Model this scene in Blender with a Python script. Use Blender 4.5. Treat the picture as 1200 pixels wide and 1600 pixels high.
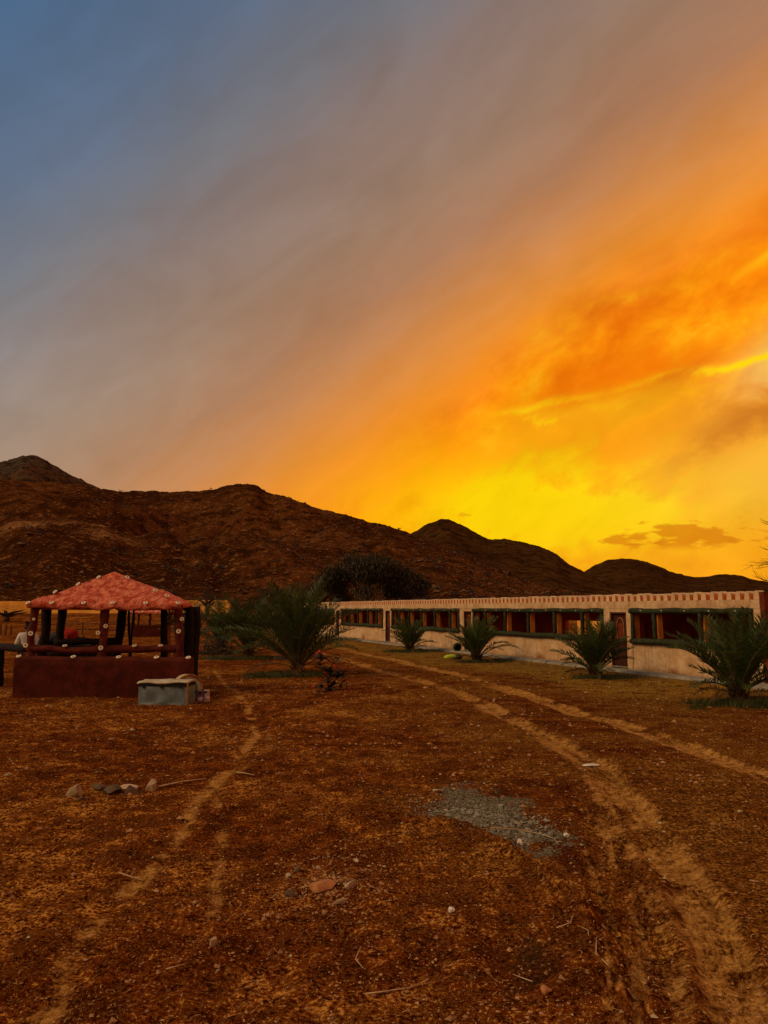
import bpy, bmesh, math, random
import numpy as np
from mathutils import Vector, Matrix, Euler

for o in list(bpy.data.objects):
    bpy.data.objects.remove(o, do_unlink=True)
scene = bpy.context.scene
C = scene.collection
R = math.radians
random.seed(7)

# ------------------------------------------------------------------ camera
EYE = 2.05
cam = bpy.data.cameras.new('camera')
cam.sensor_fit = 'VERTICAL'; cam.sensor_height = 36; cam.lens = 26.01
cam.clip_start = 0.05; cam.clip_end = 6000
camo = bpy.data.objects.new('camera', cam); C.objects.link(camo)
camo.location = (0, 0, EYE); camo.rotation_euler = (R(90 + 7.442), 0, 0)
scene.camera = camo

# ------------------------------------------------------------------ view
scene.render.engine = 'CYCLES'
scene.view_settings.view_transform = 'Standard'
scene.view_settings.look = 'None'
scene.view_settings.exposure = 0.0
scene.view_settings.gamma = 1.0
scene.cycles.max_bounces = 4
scene.cycles.diffuse_bounces = 3
scene.cycles.caustics_reflective = False
scene.cycles.caustics_refractive = False

# ------------------------------------------------------------------ light: the sun itself is down behind the hills (SKY_*); what reaches the yard
# is the broad soft glow of the open western-lit sky on the left, as one very wide soft sun lamp
SKY_AZ, SKY_EL = 20.0, 2.0
SUN_AZ, SUN_EL = -112.0, 42.0
sl = bpy.data.lights.new('sun', 'SUN'); sl.energy = 1.8; sl.angle = R(38); sl.color = (1.0, .66, .28)
so = bpy.data.objects.new('sun', sl); C.objects.link(so)
sd = Vector((math.sin(R(SUN_AZ)) * math.cos(R(SUN_EL)), math.cos(R(SUN_AZ)) * math.cos(R(SUN_EL)), math.sin(R(SUN_EL))))
so.rotation_euler = sd.to_track_quat('Z', 'Y').to_euler()

# ------------------------------------------------------------------ node helpers
def lin(c):
    out = []
    for v in c:
        v = v / 255.0
        out.append(v / 12.92 if v <= .04045 else ((v + .055) / 1.055) ** 2.4)
    return tuple(out) + (1,)

class X:
    """a socket with arithmetic: every operation makes one Math node"""
    def __init__(self, nt, s): self.nt = nt; self.s = s
    def _m(self, op, *a):
        n = self.nt.nodes.new('ShaderNodeMath'); n.operation = op
        for i, v in enumerate((self,) + a):
            if isinstance(v, X): self.nt.links.new(v.s, n.inputs[i])
            else: n.inputs[i].default_value = v
        return X(self.nt, n.outputs[0])
    def __add__(s, o): return s._m('ADD', o)
    __radd__ = __add__
    def __sub__(s, o): return s._m('SUBTRACT', o)
    def __rsub__(s, o): return (s * -1.0) + o
    def __mul__(s, o): return s._m('MULTIPLY', o)
    __rmul__ = __mul__
    def __truediv__(s, o): return s._m('DIVIDE', o)
    def f(s, op, *a): return s._m(op, *a)
    def sstep(s, a, b):
        n = s.nt.nodes.new('ShaderNodeMapRange'); n.interpolation_type = 'SMOOTHSTEP'
        s.nt.links.new(s.s, n.inputs['Value'])
        n.inputs['From Min'].default_value = a; n.inputs['From Max'].default_value = b
        return X(s.nt, n.outputs[0])
    def gauss(s, c, w):
        t = (s - c) * (1.0 / w)
        return X.exp(t * t * -1.0)
    def exp(s): return s._m('EXPONENT')

def N(nt, t, **kw):
    n = nt.nodes.new(t)
    for k, v in kw.items(): setattr(n, k, v)
    return n
def noise(nt, vec, scale=5, detail=4, rough=.5, dist=0.0):
    n = N(nt, 'ShaderNodeTexNoise')
    n.inputs['Scale'].default_value = scale; n.inputs['Detail'].default_value = detail
    n.inputs['Roughness'].default_value = rough; n.inputs['Distortion'].default_value = dist
    if vec is not None: nt.links.new(vec, n.inputs['Vector'])
    return X(nt, n.outputs['Fac'])
def mixc(nt, fac, a, b):
    n = N(nt, 'ShaderNodeMix', data_type='RGBA'); n.clamp_factor = True
    for v, i in ((fac, 0), (a, 6), (b, 7)):
        if isinstance(v, X): nt.links.new(v.s, n.inputs[i])
        elif hasattr(v, 'links') or hasattr(v, 'is_linked'): nt.links.new(v, n.inputs[i])
        else: n.inputs[i].default_value = v
    return n.outputs[2]
def ramp(nt, fac, stops):
    n = N(nt, 'ShaderNodeValToRGB'); cr = n.color_ramp
    while len(cr.elements) < len(stops): cr.elements.new(.5)
    for e, (p, c) in zip(cr.elements, stops): e.position = p; e.color = c
    nt.links.new(fac.s, n.inputs[0]); return n.outputs[0]

# ------------------------------------------------------------------ world: dusk sky with a lit cloud sheet
def build_world():
    w = bpy.data.worlds.new('World'); scene.world = w; w.use_nodes = True
    nt = w.node_tree; nt.nodes.clear(); L = nt.links
    out = N(nt, 'ShaderNodeOutputWorld'); bg = N(nt, 'ShaderNodeBackground'); L.new(bg.outputs[0], out.inputs[0])
    tc = N(nt, 'ShaderNodeTexCoord')
    nv = N(nt, 'ShaderNodeVectorMath', operation='NORMALIZE'); L.new(tc.outputs['Generated'], nv.inputs[0])
    d = nv.outputs[0]
    def dot(v):
        n = N(nt, 'ShaderNodeVectorMath', operation='DOT_PRODUCT'); L.new(d, n.inputs[0]); n.inputs[1].default_value = v
        return X(nt, n.outputs['Value'])
    nrm = (-0.572, -0.179, 0.801)          # across the cloud streets
    tan = (0.802, -0.326, 0.500)           # along them
    fwd = tuple(Vector(tan).cross(Vector(nrm)))
    sp = N(nt, 'ShaderNodeSeparateXYZ'); L.new(d, sp.inputs[0])
    x, y, z = (X(nt, sp.outputs[i]) for i in range(3))
    az = x.f('ARCTAN2', y) * 57.2958
    el = z.f('ARCSINE') * 57.2958
    a, b, c = dot(tan), dot(nrm), dot(fwd)
    def vec(ka, kb, kc):
        n = N(nt, 'ShaderNodeCombineXYZ')
        for i, v in enumerate((a * ka, b * kb, c * kc)): L.new(v.s, n.inputs[i])
        return n.outputs[0]
    nA = noise(nt, vec(1.6, 4.0, 2.0), 1.5, 3, .55, .6) - .5          # broad streaks
    nB = noise(nt, vec(3.5, 9.0, 4.0), 2.0, 4, .55, .5) - .5           # wisps
    nC = noise(nt, vec(5.0, 7.0, 5.0), 2.6, 5, .58, .3) - .5          # billows
    nD = noise(nt, vec(2.2, 3.0, 2.2), 1.6, 2, .5, .2) - .5
    bb = b + nA * .085 + nB * .05 + a.f('MAXIMUM', 0.0) * .07
    f = (bb + .10) * (1 / .75)
    def st(v, col): return ((v + .10) / .75, lin(col))
    base = ramp(nt, f, [st(-.07, (250, 138, 14)), st(.012, (240, 143, 40)), st(.06, (222, 139, 62)), st(.105, (199, 132, 80)),
                        st(.16, (170, 120, 88)), st(.24, (152, 118, 96)), st(.33, (138, 116, 108)), st(.40, (117, 115, 121)), st(.49, (94, 109, 133)), st(.62, (70, 107, 146))])
    # paler air low over the hills away from the sun
    low = (el * -.085).exp() * b.sstep(.02, .24)
    base = mixc(nt, low * .95, base, ramp(nt, f, [st(.05, (240, 168, 92)), st(.14, (214, 167, 120)), st(.28, (182, 174, 160)), st(.5, (158, 168, 178))]))
    # the lit side of the sheet
    near = X(nt, dot(tuple(Vector((.375, .915, .15)).normalized())).s)      # cosine to the glow
    lit = near.sstep(.86, .97)
    nE = noise(nt, vec(6.0, 11.0, 6.0), 4.2, 4, .6, .4) - .5             # ragged cloud edges
    warm = ramp(nt, nC * .95 + nD * .9 + nE * .35 + .47, [(.25, lin((236, 112, 6))), (.45, lin((250, 138, 10))), (.58, lin((254, 158, 12))), (.74, lin((255, 186, 26)))])
    col = mixc(nt, (.025 - bb).sstep(-.015, .085) * lit, base, warm)
    # yellow glow along the hill line
    g1 = (az + nC * 9.0).gauss(13.5, 12.0) * (el + nB * 4.0 + nC * 7.0 + nE * 1.5).gauss(7.0, 4.0) * 1.5
    g1 = g1 * (1.0 - (nC + nD * .6 + nE * .3).sstep(-.02, .25) * .65)
    col = mixc(nt, g1, col, lin((255, 212, 8)))
    g2 = az.gauss(30.0, 9.0) * (el + nB * 6.0).gauss(9.5, 5.0)
    col = mixc(nt, g2 * .7, col, lin((248, 190, 66)))
    g3 = az.gauss(22.0, 15.0) * el.sstep(7.5, 1.5)
    col = mixc(nt, g3 * .85, col, lin((250, 166, 26)))
    # the pale hole and grey-brown bank at the right
    hole = az.gauss(30.0, 3.6) * (el + nC * 4.0 - (az - 28.0) * .55).gauss(16.8, 1.8)
    col = mixc(nt, hole * .9, col, lin((208, 178, 124)))
    bank = (az + nC * 9.0 + nE * 4.0).gauss(28.0, 5.2) * (el + nC * 7.0 - (az - 26.0) * .35).gauss(13.4, 1.5)
    col = mixc(nt, bank * .95, col, lin((204, 116, 34)))
    # bright edge of the sheet
    wig = (nA * 2.2 + nD * 1.6 + nC * 1.5 + nE * .5)
    q = (az - 8.6) * (1 / 19.0)
    F = el - (q * 1.5 + q.f('POWER', 3.0) * 1.3 + 14.7) + wig
    halo = F.gauss(-.6, 1.0) * az.sstep(6.0, 14.0) * (1.0 - az.sstep(29.0, 34.0)) * (nC + .5).sstep(.3, .75)
    fb = (F + .95 + nE * 1.6).gauss(0.0, .22) * az.gauss(13.0, 3.6) * (nC + .5).sstep(.35, .6)
    edge = F.gauss(0.0, .30) * (nB + nC * .6 + .5).sstep(.22, .62) * az.sstep(7.0, 13.0) * (1.0 - az.sstep(28.0, 33.0)) * (nD + .62).sstep(.28, .7)
    under = F.sstep(.2, -1.2) * F.sstep(-5.5, -1.0) * az.gauss(17.0, 8.5)
    col = mixc(nt, under * .7, col, lin((255, 178, 22)))
    above = F.sstep(.0, .7) * F.sstep(4.5, .8) * az.gauss(19.0, 7.0)
    col = mixc(nt, above * .65, col, lin((244, 122, 6)))
    col = mixc(nt, halo * .5, col, lin((255, 186, 18)))
    col = mixc(nt, fb * .8, col, lin((255, 196, 14)))
    col = mixc(nt, edge * 1.1, col, lin((255, 208, 16)))
    F2 = el - 21.9 - (az - 18.0) * .14 + wig * 1.2
    e2 = F2.gauss(0.0, .4) * az.gauss(19.0, 4.2) * (nC + .55).sstep(.35, .75)
    col = mixc(nt, e2 * .9, col, lin((255, 178, 22)))
    F3 = el - 23.4 - (az - 28.0) * .42 + wig * .6
    e3 = F3.gauss(0.0, .35) * az.gauss(29.5, 2.2)
    col = mixc(nt, e3 * .8, col, lin((255, 190, 20)))
    # small flat-bottomed clouds over the horizon
    n2 = N(nt, 'ShaderNodeCombineXYZ')
    for i, v in enumerate((az * .20, el * .62)): L.new(v.s, n2.inputs[i])
    nf = noise(nt, n2.outputs[0], 2.1, 5, .55, .2)
    puff = (nf + az.gauss(22.0, 5.2) * el.gauss(5.1, 1.15) * .41).sstep(.69, .80) * el.sstep(4.0, 4.7) * az.gauss(21.8, 6.5).sstep(.1, .5) * el.gauss(5.2, 2.0).sstep(.1, .5)
    col = mixc(nt, puff * .72, col, lin((214, 118, 14)))
    puff2 = (nf + az.gauss(5.5, 1.4) * el.gauss(7.25, .3) * .30).sstep(.72, .78) * az.gauss(5.5, 2.5).sstep(.1, .5) * el.gauss(7.2, .6).sstep(.1, .5)
    col = mixc(nt, puff2 * .6, col, lin((214, 118, 14)))
    # peach glow added to the unseen sky opposite the sunset, warming the fronts
    back_fill = dot((-.36, -.93, .05)).sstep(-.35, .75) * el.sstep(75.0, 20.0)
    col = mixc(nt, back_fill * .8, col, lin((190, 138, 100)))
    # soft brightness variation of the cloud sheet
    hs = N(nt, 'ShaderNodeHueSaturation'); L.new(col, hs.inputs['Color'])
    L.new((nB * .42 + nA * .30 + nC * .10 + 1.0).s, hs.inputs['Value'])
    # a clear twilight sky shows through where the sheet thins out, away from the glow
    sk = N(nt, 'ShaderNodeTexSky', sky_type='NISHITA'); sk.sun_disc = False
    sk.sun_elevation = R(SKY_EL); sk.sun_rotation = R(SKY_AZ); sk.dust_density = 2.0
    sc = N(nt, 'ShaderNodeVectorMath', operation='SCALE'); L.new(sk.outputs[0], sc.inputs[0]); sc.inputs['Scale'].default_value = .05
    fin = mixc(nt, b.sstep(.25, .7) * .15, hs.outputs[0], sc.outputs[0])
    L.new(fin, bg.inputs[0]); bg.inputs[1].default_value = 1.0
    w.cycles.sampling_method = 'NONE'
build_world()

# ------------------------------------------------------------------ numpy noise
def _hash(ix, iy, seed):
    h = (ix.astype(np.int64) * 374761393 + iy.astype(np.int64) * 668265263 + seed * 974634777) & 0x7fffffff
    h = ((h ^ (h >> 13)) * 1274126177) & 0x7fffffff
    return ((h ^ (h >> 16)) & 0xffff) / 65535.0
def vn(x, y, seed=0):
    x = np.asarray(x, float); y = np.asarray(y, float)
    ix = np.floor(x); iy = np.floor(y); fx = x - ix; fy = y - iy
    ux = fx * fx * fx * (fx * (fx * 6 - 15) + 10); uy = fy * fy * fy * (fy * (fy * 6 - 15) + 10)
    a = _hash(ix, iy, seed); b = _hash(ix + 1, iy, seed); c = _hash(ix, iy + 1, seed); d = _hash(ix + 1, iy + 1, seed)
    return (a * (1 - ux) + b * ux) * (1 - uy) + (c * (1 - ux) + d * ux) * uy - .5
def fbm(x, y, o=4, seed=0, g=.5):
    s = 0; am = 1.0; x = np.asarray(x, float); y = np.asarray(y, float)
    for i in range(o):
        s = s + am * vn(x, y, seed + i * 17); am *= g
        x, y = x * 1.62 + y * 1.18 + 11.3, -x * 1.18 + y * 1.62 + 5.7
    return s
def sst(a, b, v):
    t = np.clip((v - a) / (b - a), 0, 1); return t * t * (3 - 2 * t)
def poly_dist(x, y, pts):
    """distance, arc length and signed side to a polyline"""
    best = np.full(np.shape(x), 1e9); arc = np.zeros(np.shape(x)); sgn = np.zeros(np.shape(x)); acc = 0
    for (x0, y0), (x1, y1) in zip(pts[:-1], pts[1:]):
        dx, dy = x1 - x0, y1 - y0; l = math.hypot(dx, dy)
        t = np.clip(((x - x0) * dx + (y - y0) * dy) / (l * l), 0, 1)
        px, py = x - (x0 + dx * t), y - (y0 + dy * t); dd = np.hypot(px, py)
        m = dd < best
        best = np.where(m, dd, best); arc = np.where(m, acc + t * l, arc); sgn = np.where(m, np.sign(dx * py - dy * px), sgn)
        acc += l
    return best, arc, sgn

# ------------------------------------------------------------------ mesh helpers
class MB:
    def __init__(s): s.v = []; s.f = []; s.m = []
    def add(s, vs, fs, mi=0):
        o = len(s.v); s.v += [tuple(v) for v in vs]; s.f += [tuple(i + o for i in f) for f in fs]; s.m += [mi] * len(fs)
    def box(s, x0, x1, y0, y1, z0, z1, mi=0):
        s.add([(x0, y0, z0), (x1, y0, z0), (x1, y1, z0), (x0, y1, z0), (x0, y0, z1), (x1, y0, z1), (x1, y1, z1), (x0, y1, z1)],
              [(0, 3, 2, 1), (4, 5, 6, 7), (0, 1, 5, 4), (1, 2, 6, 5), (2, 3, 7, 6), (3, 0, 4, 7)], mi)
    def tube(s, pts, rad, n=8, jit=0.0, seed=0, caps=True, mi=0):
        pts = [Vector(p) for p in pts]; rr = rad if isinstance(rad, (list, tuple)) else [rad] * len(pts)
        rg = random.Random(seed); vs = []; up = None
        for i, p in enumerate(pts):
            t = (pts[min(i + 1, len(pts) - 1)] - pts[max(i - 1, 0)]).normalized()
            if up is None: up = Vector((0, 0, 1)) if abs(t.z) < .9 else Vector((1, 0, 0))
            u = (up - t * up.dot(t)).normalized(); w = t.cross(u); up = u
            for k in range(n):
                an = 2 * math.pi * k / n; r = rr[i] * (1 + rg.uniform(-jit, jit))
                vs.append(p + (u * math.cos(an) + w * math.sin(an)) * r)
        fs = [(i * n + k, i * n + (k + 1) % n, (i + 1) * n + (k + 1) % n, (i + 1) * n + k) for i in range(len(pts) - 1) for k in range(n)]
        if caps: fs += [tuple(reversed(range(n))), tuple((len(pts) - 1) * n + k for k in range(n))]
        s.add(vs, fs, mi)
    def lathe(s, prof, n=20, org=(0, 0, 0), mi=0, mat=None):
        vs = []
        for r, z in prof:
            for k in range(n):
                a = 2 * math.pi * k / n; v = Vector((r * math.cos(a), r * math.sin(a), z))
                if mat is not None: v = mat @ v
                vs.append(v + Vector(org))
        m = len(prof)
        fs = [(i * n + k, i * n + (k + 1) % n, (i + 1) * n + (k + 1) % n, (i + 1) * n + k) for i in range(m - 1) for k in range(n)]
        if prof[0][0] > 1e-6: fs.append(tuple(reversed(range(n))))
        if prof[-1][0] > 1e-6: fs.append(tuple((m - 1) * n + k for k in range(n)))
        s.add(vs, fs, mi)
    def mesh(s, name, mats, smooth=False):
        me = bpy.data.meshes.new(name); me.from_pydata(s.v, [], s.f)
        for m in (mats if isinstance(mats, (list, tuple)) else [mats]): me.materials.append(m)
        if any(s.m): me.polygons.foreach_set('material_index', s.m)
        if smooth: me.polygons.foreach_set('use_smooth', [True] * len(me.polygons))
        me.update(); return me
    def build(s, name, mats, parent=None, smooth=False, bevel=0):
        return link(name, s.mesh(name, mats, smooth), parent, bevel)
def link(name, me, parent=None, bevel=0):
    o = bpy.data.objects.new(name, me); C.objects.link(o)
    if parent is not None: o.parent = parent
    if bevel:
        b = o.modifiers.new('bevel', 'BEVEL'); b.width = bevel; b.segments = 2; b.limit_method = 'ANGLE'
    return o
def grid_mesh(name, V, nu, nv, mats, wrap=False, smooth=True):
    """V: (nu*nv,3) array, nu rows of nv"""
    i = np.arange(nu - 1)[:, None]; j = np.arange(nv if wrap else nv - 1)[None, :]; j1 = (j + 1) % nv
    q = np.stack([i * nv + j, i * nv + j1, (i + 1) * nv + j1, (i + 1) * nv + j], -1).reshape(-1, 4)
    me = bpy.data.meshes.new(name)
    me.vertices.add(len(V)); me.vertices.foreach_set('co', np.ascontiguousarray(V, dtype=np.float32).ravel())
    me.loops.add(q.size); me.loops.foreach_set('vertex_index', q.astype(np.int32).ravel())
    me.polygons.add(len(q)); me.polygons.foreach_set('loop_start', np.arange(0, q.size, 4, dtype=np.int32))
    me.polygons.foreach_set('loop_total', np.full(len(q), 4, dtype=np.int32))
    me.update(calc_edges=True); me.validate()
    if smooth: me.polygons.foreach_set('use_smooth', [True] * len(me.polygons))
    me.materials.append(mats); return me
def tag(o, label=None, cat=None, group=None, kind=None):
    if label: o['label'] = label
    if cat: o['category'] = cat
    if group: o['group'] = group
    if kind: o['kind'] = kind
    return o
def empty(name, loc=(0, 0, 0), rz=0):
    o = bpy.data.objects.new(name, None); C.objects.link(o); o.location = loc; o.rotation_euler = (0, 0, rz); o.empty_display_size = .2
    return o

# ------------------------------------------------------------------ materials
def new_mat(name):
    m = bpy.data.materials.new(name); m.use_nodes = True; nt = m.node_tree
    return m, nt, nt.nodes['Principled BSDF'], nt.nodes['Material Output']
def bump(nt, p, h, strength, dist):
    b = N(nt, 'ShaderNodeBump'); b.inputs['Strength'].default_value = strength; b.inputs['Distance'].default_value = dist
    nt.links.new(h.s, b.inputs['Height']); nt.links.new(b.outputs[0], p.inputs['Normal'])
def mat(name, c1, c2=None, scale=6, detail=5, rough=.85, bstr=.4, bscale=30, bdist=.01, rnd=.0, spec=.12, lo=.35, hi=.65, metal=0.0, stretch=None):
    m, nt, p, _ = new_mat(name)
    tc = N(nt, 'ShaderNodeTexCoord'); v = tc.outputs['Object']
    if stretch:
        mp = N(nt, 'ShaderNodeMapping'); mp.inputs['Scale'].default_value = stretch; nt.links.new(v, mp.inputs[0]); v = mp.outputs[0]
    c2 = c2 or tuple(x * .6 for x in c1)
    n1 = noise(nt, v, scale, detail, .6)
    col = mixc(nt, n1.sstep(lo, hi), c1 + (1,), c2 + (1,))
    if rnd:
        oi = N(nt, 'ShaderNodeObjectInfo'); hs = N(nt, 'ShaderNodeHueSaturation'); nt.links.new(col, hs.inputs['Color'])
        r = X(nt, oi.outputs['Random'])
        nt.links.new((r * (2 * rnd) + (1 - rnd)).s, hs.inputs['Value']); nt.links.new(((r * 7.3).f('FRACT') * .03 + .485).s, hs.inputs['Hue'])
        col = hs.outputs[0]
    nt.links.new(col, p.inputs['Base Color'])
    p.inputs['Roughness'].default_value = rough; p.inputs['Specular IOR Level'].default_value = spec; p.inputs['Metallic'].default_value = metal
    if bstr: bump(nt, p, noise(nt, v, bscale, 4, .6), bstr, bdist)
    return m

def plaster_mat():
    m, nt, p, _ = new_mat('cream_plaster'); L = nt.links
    tc = N(nt, 'ShaderNodeTexCoord'); v = tc.outputs['Object']
    sp = N(nt, 'ShaderNodeSeparateXYZ'); L.new(v, sp.inputs[0]); x, y, z = (X(nt, sp.outputs[i]) for i in range(3))
    n1 = noise(nt, v, 1.3, 6, .62); n2 = noise(nt, v, 9, 6, .65)
    mp = N(nt, 'ShaderNodeMapping'); mp.inputs['Scale'].default_value = (9, 9, .7); L.new(v, mp.inputs[0])
    st = noise(nt, mp.outputs[0], 1.2, 5, .6)                              # run-off streaks
    col = mixc(nt, n1.sstep(.35, .65), (.68, .475, .275, 1), (.50, .30, .155, 1))
    col = mixc(nt, n2.sstep(.52, .75) * .55, col, (.76, .60, .42, 1))
    col = mixc(nt, st.sstep(.50, .70) * .7, col, (.36, .20, .095, 1))
    col = mixc(nt, noise(nt, v, 3.2, 4, .7).sstep(.48, .64) * .6, col, (.40, .235, .115, 1))
    # splashed mud along the foot and two rust-red stains
    col = mixc(nt, (z + n2 * .25 - n1 * .2).sstep(.26, .02) * .75, col, (.28, .13, .06, 1))
    for sx, w, h in ((10.55, .32, .40), (30.9, .30, .55), (3.3, .2, .3), (21.4, .25, .3)):
        s_ = (x + (n2 - .5) * .5).gauss(sx, w) * (z + (n1 - .5) * .3).sstep(h, h * .35)
        col = mixc(nt, s_ * .85, col, (.24, .075, .028, 1))
    vo = N(nt, 'ShaderNodeTexNoise'); vo.inputs['Scale'].default_value = 14; vo.inputs['Detail'].default_value = 2; L.new(v, vo.inputs[0])
    col = mixc(nt, X(nt, vo.outputs[0]).sstep(.70, .76) * .7, col, (.10, .06, .04, 1))   # chips
    L.new(col, p.inputs['Base Color']); p.inputs['Roughness'].default_value = .9; p.inputs['Specular IOR Level'].default_value = .15
    bump(nt, p, noise(nt, v, 7, 5, .65) + n2 * .5, .7, .03)
    return m

def ground_mat():
    m, nt, p, _ = new_mat('dirt'); L = nt.links
    tc = N(nt, 'ShaderNodeTexCoord'); v = tc.outputs['Object']
    def at(n):
        a = N(nt, 'ShaderNodeAttribute'); a.attribute_name = n; return X(nt, a.outputs['Fac'])
    track, ash, grass, dry, dark, olive = (at(k) for k in ('track', 'ash', 'grass', 'dry', 'dark', 'olive'))
    sp = N(nt, 'ShaderNodeMapping'); sp.inputs['Scale'].default_value = (1, 1, .2); L.new(v, sp.inputs[0]); v = sp.outputs[0]
    nL = noise(nt, v, .45, 3, .6); nM = noise(nt, v, 2.2, 4, .62, .4); nS = noise(nt, v, 9, 4, .65, .3); nF = noise(nt, v, 38, 3, .65); nG = noise(nt, v, 170, 2, .7)
    red = mixc(nt, nM.sstep(.36, .62), (.064, .009, .001, 1), (.205, .044, .0038, 1))
    red = mixc(nt, nL.sstep(.42, .62) * .55, red, (.26, .078, .0095, 1))
    red = mixc(nt, (nS * .5 + nF * .5).sstep(.50, .42) * .95, red, (.040, .007, .001, 1))              # darker where the noise dips
    crust = (nS * .55 + nF * .85 + nM * .45 + nL * .38).sstep(1.19, 1.30)
    red = mixc(nt, crust * .85, red, (.78, .36, .062, 1))                                                # dried crust
    grit = nG.sstep(.56, .66) * nF.sstep(.42, .56)
    red = mixc(nt, grit * .85, red, (.70, .38, .11, 1))
    red = mixc(nt, nG.sstep(.47, .37) * .55, red, (.035, .008, .0015, 1))
    red = mixc(nt, olive * (nM * .6 + nL * .6).sstep(.45, .72) * .8, red, mixc(nt, nF.sstep(.42, .62), (.060, .026, .0045, 1), (.26, .125, .022, 1)))
    tr = mixc(nt, nS.sstep(.35, .65), (.36, .150, .026, 1), (.58, .285, .070, 1))
    tr = mixc(nt, nF.sstep(.58, .70) * .6, tr, (.60, .34, .12, 1))
    tr = mixc(nt, nF.sstep(.42, .32) * .7, tr, (.16, .05, .010, 1))
    col = mixc(nt, track * (track * .55 + nS * .55 + nF * .75).sstep(.84, 1.32) * .95, red, tr)
    dg = mixc(nt, nF.sstep(.4, .6), (.17, .080, .010, 1), (.44, .235, .034, 1))
    col = mixc(nt, dry * (nM * .6 + nS * .6).sstep(.48, .66), col, dg)
    gr = mixc(nt, nF.sstep(.4, .6), (.020, .024, .005, 1), (.050, .048, .010, 1))
    col = mixc(nt, grass, col, gr)
    as_ = mixc(nt, nF.sstep(.4, .62), (.065, .055, .032, 1), (.22, .18, .105, 1))
    as_ = mixc(nt, grit, as_, (.42, .37, .28, 1))
    col = mixc(nt, ash, col, as_)
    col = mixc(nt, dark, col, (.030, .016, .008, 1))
    L.new(col, p.inputs['Base Color']); p.inputs['Roughness'].default_value = 1.0; p.inputs['Specular IOR Level'].default_value = .0
    bump(nt, p, nS * .5 + nF * .6 + nG * .25, 1.0, .04)
    return m

def hill_mat(name, c1, c2, c3, sc, spk, pale=()):
    m, nt, p, _ = new_mat(name); L = nt.links
    tc = N(nt, 'ShaderNodeTexCoord'); v = tc.outputs['Object']
    n1 = noise(nt, v, .02 * sc, 6, .6, .5); n2 = noise(nt, v, .22 * sc, 5, .7); n3 = noise(nt, v, .9 * sc, 2, .7)
    col = mixc(nt, n1.sstep(.38, .62), c1 + (1,), c2 + (1,))
    col = mixc(nt, n2.sstep(.52, .40), col, tuple(x * .33 for x in c1) + (1,))
    col = mixc(nt, (n3 * .6 + n2 * .5).sstep(.60, .68) * spk, col, c3 + (1,))
    for (px_, py_, pz_), r_ in pale:                                    # lit spurs painted into the colour as pale patches
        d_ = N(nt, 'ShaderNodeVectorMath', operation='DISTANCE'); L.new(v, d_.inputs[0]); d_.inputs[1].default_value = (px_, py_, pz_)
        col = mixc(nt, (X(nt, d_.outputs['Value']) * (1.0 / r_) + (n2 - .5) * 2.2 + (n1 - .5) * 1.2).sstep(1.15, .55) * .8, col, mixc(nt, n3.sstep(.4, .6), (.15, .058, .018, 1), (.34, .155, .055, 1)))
    L.new(col, p.inputs['Base Color']); p.inputs['Roughness'].default_value = 1.0; p.inputs['Specular IOR Level'].default_value = .0
    bump(nt, p, n2 + n3 * .35, .9, 2.8 / sc)
    return m

MT = {}
MT['plaster'] = plaster_mat()
MT['merlon'] = mat('merlon_plaster', (.70, .50, .31), (.50, .31, .17), 5, 6, .9, .6, 18, .01, rnd=.12)
MT['orange'] = mat('orange_paint', (.82, .29, .045), (.60, .18, .028), 4, 5, .85, .4, 20, .008)
MT['stall'] = mat('stall_paint', (.50, .105, .026), (.33, .060, .015), 2, 5, .9, .4, 9, .02)
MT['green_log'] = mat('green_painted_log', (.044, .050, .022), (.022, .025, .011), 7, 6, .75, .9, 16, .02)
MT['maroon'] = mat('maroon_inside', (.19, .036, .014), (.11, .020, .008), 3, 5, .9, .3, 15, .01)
MT['door'] = mat('door_wood', (.075, .022, .011), (.045, .012, .006), 8, 5, .6, .4, 30, .004, stretch=(8, 8, 1))
MT['iron'] = mat('dark_iron', (.03, .022, .018), (.05, .03, .02), 14, 4, .55, .3, 40, .002, metal=.4)
MT['concrete'] = mat('pale_concrete', (.30, .27, .21), (.19, .16, .12), 3, 7, .92, .8, 12, .012)
MT['lumpy_red'] = mat('painted_cement_red', (.80, .24, .135), (.50, .080, .038), 6.0, 6, .85, 1.0, 9, .16, lo=.38, hi=.62)
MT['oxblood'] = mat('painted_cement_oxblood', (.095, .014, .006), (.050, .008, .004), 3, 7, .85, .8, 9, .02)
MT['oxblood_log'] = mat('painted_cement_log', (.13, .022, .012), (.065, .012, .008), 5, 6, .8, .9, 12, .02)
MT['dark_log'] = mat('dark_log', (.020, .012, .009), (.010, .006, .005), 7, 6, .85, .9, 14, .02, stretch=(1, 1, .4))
MT['reflector'] = mat('reflector_white', (.80, .74, .60), (.62, .52, .36), 20, 3, .4, 0)
MT['reflector_eye'] = mat('reflector_eye', (.22, .12, .05), (.12, .07, .03), 20, 3, .4, 0)
MT['trough'] = mat('galvanised_sheet', (.155, .205, .215), (.095, .125, .135), 3, 7, .55, .35, 6, .02, metal=.0, spec=.4)
MT['trough_lid'] = mat('pale_lid', (.52, .47, .36), (.36, .30, .20), 5, 6, .7, .4, 14, .01)
MT['plastic'] = mat('ivory_plastic', (.62, .52, .36), (.42, .30, .17), 4, 6, .55, .3, 14, .008)
MT['teal'] = mat('teal_paint', (.10, .19, .16), (.06, .12, .10), 4, 5, .7, .2, 20, .004)
MT['rust'] = mat('rusty_rim', (.40, .17, .05), (.22, .08, .025), 8, 5, .7, .4, 24, .006)
MT['tin_white'] = mat('tin_label_white', (.66, .55, .50), (.40, .30, .30), 16, 3, .5, 0)
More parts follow.
